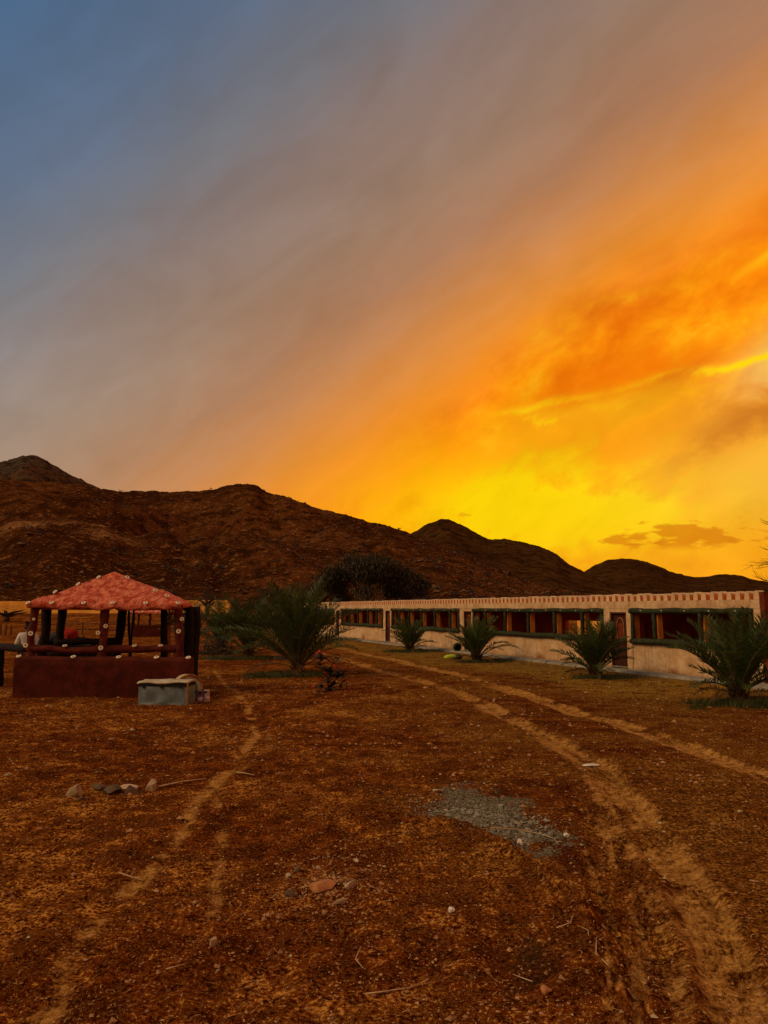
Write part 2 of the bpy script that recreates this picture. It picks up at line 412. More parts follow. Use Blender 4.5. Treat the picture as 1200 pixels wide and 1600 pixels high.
MT['tin_mauve'] = mat('tin_label_mauve', (.26, .17, .27), (.14, .05, .08), 22, 3, .5, 0)
MT['black'] = mat('black_rubber', (.010, .009, .009), (.02, .017, .015), 10, 4, .7, .2, 30, .004)
MT['yellow_bag'] = mat('yellow_green_bag', (.52, .60, .05), (.34, .42, .03), 9, 5, .5, .8, 14, .02)
MT['white_cloth'] = mat('white_cotton', (.68, .66, .58), (.48, .46, .40), 10, 5, .9, .6, 18, .01)
MT['dark_cloth'] = mat('dark_trousers', (.030, .026, .026), (.018, .015, .015), 10, 5, .9, .5, 18, .01)
MT['skin'] = mat('skin', (.25, .12, .07), (.20, .09, .05), 10, 3, .6, 0)
MT['hair'] = mat('black_hair', (.012, .009, .008), (.02, .015, .012), 30, 3, .6, .5, 60, .003)
MT['red_cloth'] = mat('red_cloth', (.33, .022, .010), (.18, .010, .006), 5, 5, .9, .6, 12, .02)
MT['yard_wall'] = mat('ochre_render', (.90, .44, .075), (.74, .32, .05), .5, 6, .92, .5, 4, .02)
MT['board'] = mat('raw_board', (.40, .125, .035), (.24, .065, .02), 5, 6, .85, .4, 20, .006, rnd=.25, stretch=(1, 1, .2))
MT['fence_wood'] = mat('fence_wood', (.165, .070, .026), (.09, .035, .013), 5, 6, .9, .5, 18, .01, rnd=.2, stretch=(1, 1, .3))
MT['stone'] = mat('pale_stone', (.42, .31, .19), (.26, .165, .085), 7, 7, .9, .9, 22, .01, rnd=.18)
MT['stone_red'] = mat('ochre_stone', (.46, .20, .075), (.30, .115, .04), 7, 7, .9, .9, 22, .012)
MT['stone_dark'] = mat('dark_stone', (.13, .085, .05), (.075, .045, .025), 7, 7, .9, .9, 22, .01, rnd=.2)
MT['gravel'] = mat('grey_gravel', (.30, .27, .20), (.12, .10, .07), 9, 4, .9, 0)
MT['pebble'] = mat('pebbles', (.50, .27, .115), (.13, .045, .014), 2.6, 5, .9, 0, lo=.3, hi=.7)
MT['straw'] = mat('dry_straw', (.52, .32, .13), (.34, .18, .06), 3, 3, .85, 0)
MT['twig'] = mat('bleached_twig', (.56, .40, .22), (.36, .23, .11), 9, 4, .85, .4, 40, .003)
MT['paper'] = mat('dirty_paper', (.72, .68, .58), (.55, .48, .38), 12, 4, .8, .4, 20, .005)
MT['bark'] = mat('dark_bark', (.055, .030, .016), (.03, .016, .009), 6, 6, .9, .9, 14, .02)
MT['petiole'] = mat('frond_rib', (.125, .105, .035), (.08, .055, .02), 6, 4, .7, .2, 20, .003)
MT['boots'] = mat('palm_stub', (.085, .045, .020), (.045, .022, .010), 8, 6, .9, .9, 16, .015)

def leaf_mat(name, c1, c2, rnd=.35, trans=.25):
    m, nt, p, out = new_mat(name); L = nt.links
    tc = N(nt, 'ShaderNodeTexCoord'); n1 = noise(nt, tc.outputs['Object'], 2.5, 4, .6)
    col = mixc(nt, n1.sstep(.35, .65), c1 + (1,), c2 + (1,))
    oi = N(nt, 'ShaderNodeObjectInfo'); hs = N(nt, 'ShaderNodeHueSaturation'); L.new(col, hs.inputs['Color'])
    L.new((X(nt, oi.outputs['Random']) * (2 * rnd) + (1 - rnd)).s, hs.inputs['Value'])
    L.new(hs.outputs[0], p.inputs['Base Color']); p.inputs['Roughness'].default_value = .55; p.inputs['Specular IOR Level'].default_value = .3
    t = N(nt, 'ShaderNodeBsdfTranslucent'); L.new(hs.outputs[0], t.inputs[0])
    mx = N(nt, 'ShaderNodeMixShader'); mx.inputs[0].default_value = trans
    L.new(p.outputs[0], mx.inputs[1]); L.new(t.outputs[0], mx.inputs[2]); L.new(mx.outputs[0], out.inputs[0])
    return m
MT['frond'] = leaf_mat('palm_leaflet', (.040, .068, .013), (.072, .105, .021))
MT['frond_grey'] = leaf_mat('palm_leaflet_grey', (.075, .080, .045), (.10, .10, .055))
MT['dead_frond'] = leaf_mat('dead_leaflet', (.17, .085, .028), (.10, .05, .018))
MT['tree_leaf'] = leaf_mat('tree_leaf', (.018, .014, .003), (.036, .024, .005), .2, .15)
MT['bush_leaf'] = leaf_mat('bush_leaf', (.034, .030, .018), (.060, .046, .022))
MT['petal'] = leaf_mat('red_petal', (.78, .050, .016), (.58, .028, .010))
MT['grass'] = leaf_mat('grass_blade', (.045, .055, .012), (.085, .085, .018))
MT['dry_grass'] = leaf_mat('dry_grass_blade', (.36, .23, .05), (.22, .12, .028))

# ------------------------------------------------------------------ ground
TRACK_A = [(1.75, 2.2), (1.75, 3.98), (2.0, 4.66), (2.21, 5.64), (2.44, 7.38), (2.71, 9.57), (2.6, 12.38), (2.04, 17.24), (.76, 22.38), (-.96, 28.29), (-2.4, 33), (-6, 46)]
TRACK_L = [(1.31, 2.4), (1.31, 3.98), (1.51, 4.66), (1.73, 5.89), (2.14, 7.82), (2.45, 9.6)]
TRACK_B = [(4.5, 5.0), (4.68, 8.07), (4.7, 9.4), (4.45, 11.8), (4.16, 14.12), (3.59, 17.01), (2.39, 23.44), (.5, 29.66), (-1.0, 34), (-4.2, 46)]
PATH = [(-1.72, 2.5), (-1.72, 3.98), (-1.85, 4.66), (-1.88, 5.76), (-1.9, 6.98), (-2.0, 8.91), (-2.03, 10.79), (-2.19, 13.02), (-3.09, 17.01), (-4.53, 21.41), (-6.27, 27.35)]
PATH2 = [(-1.15, 4.2), (-1.25, 5.6), (-1.6, 7.6), (-1.95, 9.3), (-1.72, 11.2), (-2.0, 13.0)]
LIP = [(-1.6, 8.0), (-.26, 7.78), (.25, 7.64), (.61, 7.38), (1.09, 6.63), (1.27, 5.76), (1.43, 5.25), (1.38, 4.66), (1.23, 3.98), (1.1, 2.5)]
B0 = Vector((10.08, 19.99)); BS = Vector((-.3696, .9292)); BO = Vector((-.9292, -.3696))   # building corner, along, outwards
PALMS = [  # x, y, tip height, reach, fronds, seed
    (-2.76, 24.13, 2.75, 2.2, 66, 1), (-5.55, 30.78, 2.5, 2.1, 54, 2), (-7.64, 35.2, 2.3, 1.9, 34, 3), (-9.9, 38.5, 2.4, 1.8, 26, 4),
    (1.23, 36.24, 1.55, 1.1, 40, 5), (3.7, 30.02, 1.65, 1.5, 50, 6), (6.44, 23.01, 1.65, 1.2, 50, 7), (7.86, 16.78, 2.0, 1.15, 54, 8)]
GRASS = [(-2.9, 24.0, 1.5, .8), (-5.7, 30.6, 1.8, .9), (-7.7, 35.0, 1.8, .9), (1.4, 36.0, 1.5, .7), (4.0, 29.9, 1.2, .5), (6.6, 22.8, 1.0, .35), (7.9, 16.5, 1.35, .6), (8.9, 16.2, 1.2, .6)]

def ground_z(x, y, masks=False):
    x = np.asarray(x, float); y = np.asarray(y, float); r = np.hypot(x, y)
    wob = fbm(x * 1.1, y * 1.1, 3, 91) * .22
    dA, sA, gA = poly_dist(x + wob * .3, y, TRACK_A); dL, sL, gL = poly_dist(x + wob * .25, y, TRACK_L); dB, sB, gB = poly_dist(x + wob * .4, y, TRACK_B)
    dP, sP, _ = poly_dist(x + wob * .45, y, PATH); dP2, _, _ = poly_dist(x + wob * .45, y, PATH2)
    dE, sE, gE = poly_dist(x + wob * .3, y + wob * .3, LIP)
    side = np.where(gE < 0, dE, -dE)                                  # >0: on the uncut left side of the lip
    z = fbm(x / 3.2, y / 3.2, 3, 3) * .10 * sst(1.5, 5, r)
    far = 1.0 - sst(45, 62, y) * .0
    z = z + 1.5 * sst(64, 88, y + .12 * x) * far + sst(95, 400, r) * 2.0
    fine = 1.0 - sst(14, 40, r)
    brk = fbm(x / .5, y / .5, 4, 52, .65)
    wd_ = .165 + .07 * brk + .004 * np.clip(y - 8, 0, 12)
    tA = np.exp(-(dA / wd_) ** 6); tL = np.exp(-(dL / .22) ** 6) * (1 - sst(7.5, 9.6, y)); tB = np.exp(-(dB / (wd_ + .04)) ** 6)
    tP = np.exp(-(dP / .115) ** 2) * (1 - sst(24, 28, y)); tP2 = np.exp(-(dP2 / .085) ** 2) * .8
    trk = np.maximum(np.maximum(tA, tB), tL)
    road = np.exp(-(np.minimum(np.minimum(dA, dL), dB) / .75) ** 4)
    rough = np.clip(1 - .75 * road - .45 * tP, .2, 1) * (.35 + .65 * fine)
    cl = fbm(x / .34, y / .34, 3, 21)
    cl2 = np.abs(fbm(x / .15, y / .15, 3, 33)); cl3 = fbm(x / .06, y / .06, 2, 45)
    z = z + rough * (cl * .022 + (.16 - cl2) * .036 + cl3 * .014 * fine)
    rim_ = np.exp(-((dA - wd_ - .06) / .06) ** 2) * (1 - trk) + np.exp(-((dB - wd_ - .06) / .07) ** 2) * (1 - trk)
    z = z - .042 * trk * (.4 + .6 * fine) - .018 * tP + .018 * rim_ * (1 + cl)
    lug = np.sin(sL * 2 * np.pi / .085 + np.sin(dL * 22) * 1.2) * tL + np.sin(sA * 2 * np.pi / .095 + dA * 14 * gA) * tA * (1 - sst(6, 11, y))
    z = z + lug * .014 * (vn(x / .3, y / .3, 8) + .75)
    lipm = np.exp(-np.clip(side, 0, None) / 1.1) * sst(-.05, .07, side + cl * .06) * (1 - sst(7.3, 8.2, y - .1 * x) * .6)
    z = z + .075 * lipm + (.05 - np.abs(cl3) * .10 + cl * .03) * np.exp(-(side / .16) ** 2) * (1 - sst(7.0, 8.5, y))
    # trench beside the lip and the dug pit
    z = z - .07 * np.exp(-((x - .72) / .20) ** 2 - ((y - 4.75) / .38) ** 2)
    z = z + .05 * np.exp(-((x - .48) / .14) ** 2 - ((y - 4.7) / .30) ** 2)
    z = z - .05 * np.exp(-((x + 3.78) / .18) ** 2 - ((y - 8.66) / .14) ** 2)
    # level pads under the buildings
    bs = (x - B0.x) * BS.x + (y - B0.y) * BS.y; bo = (x - B0.x) * BO.x + (y - B0.y) * BO.y
    pad = sst(1.7, .6, bo) * sst(-1.5, -.5, bs) * sst(49, 46, bs) * sst(-6.5, -5.5, bo)
    z = z * (1 - pad) + pad * .0
    if not masks: return z
    m = {}
    strk = vn(dA * gA / .05, sA / .8, 14) * tA + vn(dL * gL / .045, sL / .7, 15) * tL + vn(dB * gB / .06, sB / 1.1, 16) * tB
    rimA = np.exp(-((dA - wd_ - .05) / .07) ** 2) + np.exp(-((dB - wd_ - .05) / .08) ** 2) * .8
    m['track'] = np.clip((np.maximum(np.maximum(tA, tB), tL * .55) + rimA * .55 - .35 * np.maximum(tA, tB) * np.exp(-(np.minimum(dA, dB) / .07) ** 2) * (1 - sst(10, 16, y))) * np.clip(.95 + brk * 1.1, .2, 1.2) + np.maximum(tP * 1.15, tP2 * .95) * np.clip(.85 + brk * 1.5, 0, 1.15) + road * .12 + strk * .9, 0, 1) * (1 - .12 * sst(6.5, 4.5, y))
    m['olive'] = np.clip(sst(-1.5, 3.0, x + (y - 8) * .05 + brk) * (1 - sst(30, 45, y)) * sst(4.5, 8, y + x) * .75, 0, 1)
    ax, ay = x + fbm(x * 2.6, y * 2.6, 6, 60, .65) * .42, y + fbm(x * 2.6, y * 2.6, 6, 61, .65) * .65
    e1 = ((ax - 1.02) / .62) ** 2 + ((ay - 8.0) / .72) ** 2; e2 = ((ax - 1.33) / .34) ** 2 + ((ay - 7.0) / .45) ** 2
    e3 = ((ax - .45) / .5) ** 2 + ((ay - 7.8) / .16) ** 2
    a_ = np.maximum(np.maximum(1 - sst(.5, 1.35, e1), 1 - sst(.5, 1.3, e2)), (1 - sst(.3, 1.2, e3)) * .7)
    m['ash'] = np.clip(a_ * (1 - .85 * sst(-.02, .10, side)), 0, 1)
    g = np.zeros_like(x)
    jx = fbm(x * 1.4, y * 1.4, 3, 70) * .9
    for gx, gy, rx, ry in GRASS:
        g = np.maximum(g, 1 - sst(.45, 1.15, ((x + jx - gx) / rx) ** 2 + ((y + jx * .6 - gy) / (ry * 1.3)) ** 2))
    m['grass'] = g * .9
    m['dry'] = sst(6.5, 3.0, bo + fbm(x / 2, y / 2, 3, 75) * 3) * sst(.3, .9, bo) * sst(-4, 0, bs) * .9
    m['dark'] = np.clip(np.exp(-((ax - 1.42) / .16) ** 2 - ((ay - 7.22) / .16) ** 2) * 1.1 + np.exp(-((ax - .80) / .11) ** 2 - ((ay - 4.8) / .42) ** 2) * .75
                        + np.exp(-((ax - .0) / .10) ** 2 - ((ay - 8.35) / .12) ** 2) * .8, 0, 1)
    m['near'] = fine
    return z, m

def gz(x, y): return float(ground_z(np.array([x]), np.array([y]))[0])

def build_ground():
    th = np.concatenate([np.arange(-36, 36, .125), np.arange(36, 324, 6.0)]) * math.pi / 180
    r = [.4, .8, 1.3, 1.8, 2.3, 2.8, 3.2]
    while r[-1] < 40: r.append(r[-1] * 1.0046 if r[-1] > 3 else r[-1] + .4)
    while r[-1] < 3500: r.append(r[-1] * 1.03)
    r = np.array(r); RR, TT = np.meshgrid(r, th, indexing='ij')
    x = (RR * np.sin(TT)).ravel(); y = (RR * np.cos(TT)).ravel()
    z, m = ground_z(x, y, True)
    me = grid_mesh('ground', np.stack([x, y, z], 1), len(r), len(th), ground_mat(), wrap=True)
    for k, v in m.items():
        at = me.attributes.new(k, 'FLOAT', 'POINT'); at.data.foreach_set('value', np.ascontiguousarray(v, dtype=np.float32))
    me.flip_normals()
    o = link('ground', me); tag(o, 'red brown dirt yard with tyre tracks and dried crust', None, None, 'structure')
build_ground()

# ------------------------------------------------------------------ hills
def pix(px, py):   # direction of a measured point in the photo, as azimuth and elevation in degrees
    P = math.atan(151 / 1156.); X_, Y_ = (px - 600) / 1156., (800 - py) / 1156.
    d = (X_, math.cos(P) - Y_ * math.sin(P), math.sin(P) + Y_ * math.cos(P))
    return math.degrees(math.atan2(d[0], d[1])), math.degrees(math.atan2(d[2], math.hypot(d[0], d[1])))
def hill(name, crest, foot, back, n_az, n_s, seed, m, label, gully=.10, power=1.25, crag=.6, zf=1.2):
    """crest: (azimuth, elevation, distance) knots of the ridge; the body is a real solid slope on both sides of it"""
    A = np.array([c[0] for c in crest]); E_ = np.array([c[1] for c in crest]); D = np.array([c[2] for c in crest])
    az = np.linspace(A[0], A[-1], n_az); el = np.interp(az, A, E_); dist = np.interp(az, A, D)
    zc = EYE + dist * np.tan(np.radians(el))
    k = np.ones(5) / 5; zc = np.convolve(np.pad(zc, 2, 'edge'), k, 'valid')
    zc = zc + fbm(az * 1.6, az * 0 + seed, 3, seed) * crag * .6 + fbm(az * 7, az * 0 + seed, 2, seed + 4) * crag * .28
    s = np.concatenate([np.linspace(0, 1, n_s), np.linspace(1, 2, n_s // 3)[1:]])
    S, AZ = np.meshgrid(s, az, indexing='ij'); DI = np.broadcast_to(dist, S.shape); ZC = np.broadcast_to(zc, S.shape)
    fo = np.interp(az, [c[0] for c in foot], [c[1] for c in foot]); FO = np.broadcast_to(fo, S.shape)
    rad = np.where(S <= 1, FO + (DI - FO) * S, DI + (S - 1) * back)
    pr = np.where(S <= 1, S ** power, np.cos(np.clip(S - 1, 0, 1) * math.pi / 2))
    X_ = rad * np.sin(np.radians(AZ)); Y_ = rad * np.cos(np.radians(AZ))
    z = zf + (ZC - zf) * pr
    amp = (ZC - zf) * gully * 4 * np.clip(S, 0, 1) * np.clip(1.04 - S, 0, 1) * (S <= 1)
    gl = np.abs(fbm(AZ / 6.0 + fbm(X_ / 60, Y_ / 60, 2, seed) * 1.1, S * .9, 2, seed + 9))
    z = z - amp * (.55 - gl * 1.9) * .9 + amp * fbm(X_ / 45, Y_ / 45, 3, seed + 2) * 1.0
    z = z + fbm(X_ / 12, Y_ / 12, 4, seed + 5, .5) * 1.0 * np.clip(S * 6, 0, 1) * np.where(S > .97, .25, 1.0)
    me = grid_mesh(name, np.stack([X_.ravel(), Y_.ravel(), z.ravel()], 1), len(s), n_az, m)
    me.flip_normals()
    tag(link(name, me), label, None, None, 'structure')
    return X_, Y_, z, S

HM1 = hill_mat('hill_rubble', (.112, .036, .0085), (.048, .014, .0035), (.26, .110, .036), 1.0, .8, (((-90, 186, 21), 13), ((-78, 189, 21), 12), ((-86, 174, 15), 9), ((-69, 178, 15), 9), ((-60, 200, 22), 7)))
HM2 = hill_mat('hill_far', (.080, .036, .010), (.055, .022, .006), (.13, .065, .022), .6, .4)
HM3 = hill_mat('hill_rock', (.075, .050, .032), (.10, .045, .018), (.15, .10, .06), .8, .5)
crest1 = [(-50, 6.5, 330), (-40, 8.2, 330)] + [pix(*p[:2]) + (p[2],) for p in (
    (0, 748, 330), (100, 753, 330), (180, 767, 320), (280, 766, 310), (340, 765, 305), (358, 760, 300), (372, 757.5, 300), (398, 757, 300), (414, 765, 298), (450, 777, 292),
    (500, 794, 285), (560, 811, 272), (610, 824, 262), (645, 836, 252), (700, 856, 238), (765, 884, 222), (830, 908, 205), (900, 926, 190), (980, 938, 178), (1100, 946, 165))]
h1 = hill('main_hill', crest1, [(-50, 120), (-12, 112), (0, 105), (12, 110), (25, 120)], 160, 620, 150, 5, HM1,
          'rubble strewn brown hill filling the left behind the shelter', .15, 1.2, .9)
crest0 = [(-50, 6, 640), (-38, 8.5, 640)] + [pix(*p) + (640,) for p in (
    (0, 721), (20, 716), (45, 711), (62, 713), (80, 722), (100, 735), (125, 748), (150, 760), (185, 772), (260, 800), (330, 840))]
hill('rocky_peak', crest0, [(-50, 360), (0, 380)], 260, 260, 60, 31, HM3, 'dark rocky peak rising behind the ridge at far left', .10, 1.1, 3.0, 8)
crest2 = [pix(*p) + (560,) for p in ((560, 880), (600, 850), (645, 832), (668, 818), (690, 811), (706, 812), (725, 822), (748, 834), (765, 842), (790, 841), (815, 846),
          (840, 853), (865, 863), (890, 881), (912, 893), (960, 912), (1010, 925), (1100, 938))]
hill('saddle_hill', crest2, [(-5, 300), (25, 260)], 260, 260, 70, 51, HM2, 'brown double topped hill in the middle distance below the yellow glow', .07, 1.0, 1.6, 3)
crest3 = [pix(*p) + (760,) for p in ((800, 935), (850, 920), (890, 905), (915, 893), (930, 882), (948, 875), (970, 872), (1000, 874), (1020, 881), (1045, 891), (1068, 899),
          (1090, 903), (1115, 899), (1140, 896), (1160, 900), (1180, 906), (1200, 910))] + [(33, 1.6, 760), (42, 2.6, 760), (55, 1.5, 760)]
hill('round_hill', crest3, [(5, 340), (55, 340)], 320, 300, 60, 71, HM2, 'low rounded brown hills on the right horizon behind the long building', .06, .95, 2.2, 2)

def octa(rg, s, flat=.7):
    vs = []
    for d in ((1, 0, 0), (-1, 0, 0), (0, 1, 0), (0, -1, 0), (0, 0, 1), (0, 0, -1)):
        k = s * rg.uniform(.6, 1.25); vs.append((d[0] * k + rg.uniform(-.3, .3) * s, d[1] * k + rg.uniform(-.3, .3) * s, d[2] * k * flat))
    a = rg.uniform(0, 6.28); ca, sa = math.cos(a), math.sin(a)
    return [(x * ca - y * sa, x * sa + y * ca, z) for x, y, z in vs]
OF = [(0, 2, 4), (2, 1, 4), (1, 3, 4), (3, 0, 4), (2, 0, 5), (1, 2, 5), (3, 1, 5), (0, 3, 5)]
def hill_rocks():
    rg = random.Random(3); Xh, Yh, Zh, Sh = h1; n, m_ = Xh.shape; rk = MB(); sh = MB()
    for i in range(9000):
        a = rg.randrange(2, n * 3 // 4 - 2); b = rg.randrange(60, m_ - 1)
        x, y, z = Xh[a, b], Yh[a, b], Zh[a, b]
        x += rg.uniform(-.6, .6); y += rg.uniform(-.8, .8)
        s = rg.uniform(.14, .40) if rg.random() < .97 else rg.uniform(.45, .9)
        rk.add([(x + p[0], y + p[1], z + p[2] + s * .2) for p in octa(rg, s)], OF)
    for i in range(900):
        a = rg.randrange(2, n * 3 // 4); b = rg.randrange(60, m_ - 1); x, y, z = Xh[a, b], Yh[a, b], Zh[a, b]; s = rg.uniform(.3, .9)
        for q in range(6):
            o_ = (rg.uniform(-s, s), rg.uniform(-s, s), rg.uniform(0, s))
            sh.add([(x + o_[0] + p[0], y + o_[1] + p[1], z + o_[2] + p[2]) for p in octa(rg, s * .35)], OF)
    o = rk.build('hillside_rubble', mat('hill_stone', (.16, .075, .032), (.07, .026, .01), .3, 4, .95, 0)); tag(o, 'loose rubble scattered over the brown hillside', 'rubble', None, 'stuff')
    o = sh.build('hillside_scrub', MT['tree_leaf']); tag(o, 'small dark scrub dotted over the hillside', 'scrub', None, 'stuff')
hill_rocks()

# ------------------------------------------------------------------ long stable building (local: x along the wall away from us, y outwards, z up)
DOORS = [(5.36, 6.18), (16.15, 16.93), (26.28, 27.02), (35.85, 36.6)]
BAYS = [(.22, 5.10, [2.10, 4.02]), (6.52, 15.95, [7.72, 9.45, 11.3, 13.1, 14.8]), (17.35, 25.95, [18.35, 20.08, 21.75, 23.4, 24.8]),
        (27.38, 35.30, [28.4, 29.95, 31.85, 33.55]), (37.0, 45.0, [38.5, 40.2, 41.9, 43.5])]
BL = 45.4; TH = .24; DEEP = 3.6
def slab(mb, x0, x1, z0, z1, y0, y1, step=.14, amp=.012, seed=0, mi=0):
    """a wall piece whose outer face (y1) is uneven like hand-laid plaster"""
    nx = max(1, int((x1 - x0) / step)); nz = max(1, int((z1 - z0) / step)); vs = []
    for j in range(nz + 1):
        for i in range(nx + 1):
            x = x0 + (x1 - x0) * i / nx; z = z0 + (z1 - z0) * j / nz
            e = 0 if (j in (0, nz)) else 1
            vs.append((x, y1 + float(fbm(x * 1.7, z * 1.7 + seed, 3, 5)) * amp * 2 * (.4 + .6 * e), z))
    fs = [(j * (nx + 1) + i, (j + 1) * (nx + 1) + i, (j + 1) * (nx + 1) + i + 1, j * (nx + 1) + i + 1) for j in range(nz) for i in range(nx)]
    mb.add(vs, fs, mi)
    mb.add([(x0, y0, z0), (x1, y0, z0), (x1, y0, z1), (x0, y0, z1)], [(0, 1, 2, 3)], mi)
    mb.add([(x0, y0, z0), (x0, y1, z0), (x0, y1, z1), (x0, y0, z1)], [(0, 3, 2, 1)], mi)
    mb.add([(x1, y0, z0), (x1, y1, z0), (x1, y1, z1), (x1, y0, z1)], [(0, 1, 2, 3)], mi)
    mb.add([(x0, y0, z1), (x1, y0, z1), (x1, y1, z1), (x0, y1, z1)], [(0, 1, 2, 3)], mi)

def building():
    ang = math.atan2(BS.y, BS.x)
    root = empty('stable_building', (B0.x, B0.y, 0), ang)
    tag(root, 'long low cream stable with green log window frames and orange notched parapet', 'building')
    w = MB()
    # dado under the bays, piers beside the doors, frieze over everything
    for i, (a, b, _) in enumerate(BAYS): slab(w, a, b, 0, .94, -TH, 0, seed=i)
    ends = [0] + sum([[a, b] for a, b, _ in BAYS], []) + [BL]
    piers = []
    for k in range(0, len(ends), 2): piers.append((ends[k], ends[k + 1]))
    for p0, p1 in piers:
        dd = [d for d in DOORS if d[0] > p0 - .01 and d[1] < p1 + .01]
        if dd:
            d0, d1 = dd[0]
            slab(w, p0, d0, 0, 2.05, -TH, .012, .12, .014, 9); slab(w, d1, p1, 0, 2.05, -TH, .012, .12, .014, 10)
            slab(w, d0, d1, 1.93, 2.05, -TH, .012, .12, .012, 11)
        else: slab(w, p0, p1, 0, 2.05, -TH, .012, .1, .014, 12)
    slab(w, 0, BL, 2.052, 2.295, -TH, .022, .13, .014, 20)
    w.build('wall', MT['plaster'], root)
    # end wall, back wall with a low opening, partitions, floor and roof
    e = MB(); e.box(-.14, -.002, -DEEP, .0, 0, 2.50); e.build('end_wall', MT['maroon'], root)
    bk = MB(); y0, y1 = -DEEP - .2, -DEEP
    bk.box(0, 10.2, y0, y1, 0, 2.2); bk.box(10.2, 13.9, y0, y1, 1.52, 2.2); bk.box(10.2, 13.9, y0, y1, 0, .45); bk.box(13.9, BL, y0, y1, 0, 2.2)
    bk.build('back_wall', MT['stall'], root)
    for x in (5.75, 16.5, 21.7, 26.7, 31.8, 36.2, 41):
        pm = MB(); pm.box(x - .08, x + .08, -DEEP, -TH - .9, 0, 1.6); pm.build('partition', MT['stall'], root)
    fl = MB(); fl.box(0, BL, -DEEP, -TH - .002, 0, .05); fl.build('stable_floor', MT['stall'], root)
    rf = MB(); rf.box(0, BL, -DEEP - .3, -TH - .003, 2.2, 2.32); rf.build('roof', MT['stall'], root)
    # notched parapet: each block a part, orange in the notches
    blk = MB(); wd = .165; dp = .23; h = .155; n = 8; prof = [(-wd / 2, 0)] + [(-wd / 2 * math.cos(math.pi * k / n), h + .075 * math.sin(math.pi * k / n)) for k in range(n + 1)] + [(wd / 2, 0)]
    m_ = len(prof)
    vs = [(p[0], .0, p[1]) for p in prof] + [(p[0], -dp, p[1]) for p in prof]
    blk.add(vs, [tuple(range(m_))], 0); blk.add(vs, [tuple(reversed(range(m_, 2 * m_)))], 0)
    for i in range(m_ - 1):
        blk.add([vs[i], vs[i + 1], vs[m_ + i + 1], vs[m_ + i]], [(0, 3, 2, 1)], 1 if i in (0, m_ - 2) else 0)
    bme = blk.mesh('parapet_block', [MT['merlon'], MT['orange']])
    rg = random.Random(5); x = .085
    while x < BL - .1:
        o = link('parapet_block', bme, root); o.location = (x, .018 + rg.uniform(-.006, .006), 2.296); o.scale = (rg.uniform(.94, 1.08), 1, rg.uniform(.93, 1.07)); o.rotation_euler = (0, rg.uniform(-.03, .03), rg.uniform(-.03, .03))
        x += .309
    pb = MB(); pb.box(0, BL, -TH - .06, -.215, 2.296, 2.44); pb.build('parapet_backing', MT['orange'], root)
    # log frames
    for bi, (a, b, posts) in enumerate(BAYS):
        for nm, zz, rr in (('beam_log', 1.975, .088), ('sill_log', 1.0, .098)):
            mb = MB(); np_ = int((b - a) / .35) + 2
            pts = [(a + (b - a) * i / (np_ - 1), .035 + float(vn(i * .7, zz, 3)) * .03, zz + float(vn(i * .6, zz + 5, 4)) * .035) for i in range(np_)]
            mb.tube(pts, [rr * (1 + float(vn(i * .8, zz, 9)) * .25) for i in range(np_)], 10, .07, bi)
            mb.build(nm, MT['green_log'], root, True)
        for j, s_ in enumerate([a + .07] + posts + [b - .07]):
            mb = MB(); pts = [(s_ + float(vn(k * .9, s_, 6)) * .05, .03, .98 + k * .2) for k in range(6)]
            mb.tube(pts, [.070 * (1 + float(vn(k * .9, s_, 7)) * .3) for k in range(6)], 9, .08, int(s_ * 10)); mb.build('post_log', MT['green_log'], root, True)
            q = MB()
            if j == 0: q.box(a - .001, a + .07, -TH - .02, -.04, .942, 2.05)
            elif j == len(posts) + 1: q.box(b - .07, b + .001, -TH - .02, -.04, .942, 2.05)
            else: q.box(s_ - .085, s_ + .085, -TH, -.04, .942, 2.05)
            q.build('pillar', MT['orange'], root)
        for k in range(int((b - a) / .95)):
            q = MB(); q.lathe([(0, .012), (.016, .010), (.022, 0)], 8, mat=Matrix.Rotation(-math.pi / 2, 3, 'X')); o = q.build('stud', MT['reflector'], root); o.location = (a + .5 + k * .95, .126, 1.985)
    # doors
    for i, (a, b) in enumerate(DOORS):
        d = MB(); d.box(a + .02, b - .02, -.13, -.09, .10, 1.90); do = d.build('door', MT['door'], root)
        f = MB(); f.box(a + .001, a + .05, -.16, -.01, .10, 1.928); f.box(b - .05, b - .001, -.16, -.01, .10, 1.928); f.box(a + .05, b - .05, -.16, -.01, 1.88, 1.928); f.build('frame', MT['door'], do)
        wd_ = b - a - .10; c = (a + b) / 2
        for k in range(5):        # lower planks
            q = MB(); x0 = a + .055 + k * wd_ / 5; q.box(x0 + .012, x0 + wd_ / 5 - .004, -.088, -.070, .16, .82); q.build('plank', MT['door'], do)
        q = MB(); q.box(a + .06, b - .06, -.088, -.066, .86, .94); q.build('mid_rail', MT['door'], do)
        arch = [(c + .17 * math.cos(math.pi * t / 10), -.075, 1.50 + .24 * math.sin(math.pi * t / 10)) for t in range(11)]
        q = MB(); q.tube([(c + .17, -.075, 1.0)] + arch + [(c - .17, -.075, 1.0)], .018, 6); q.build('arch_moulding', MT['rust'], do)
        q = MB(); q.box(c - .12, c + .12, -.089, -.078, 1.02, 1.56); q.build('panel', MT['maroon'], do)
        q = MB(); q.tube([(a + .12, -.06, 1.02), (a + .12, -.03, 1.06), (a + .12, -.03, 1.16), (a + .12, -.06, 1.2)], .009, 6); q.build('handle', MT['iron'], do)
        st = MB(); st.box(a - .02, b + .02, -.2, .02, .10, .13); st.build('threshold', MT['concrete'], root)
    # downpipe ribs / hanging tethers inside
    return root
BUILD = building()

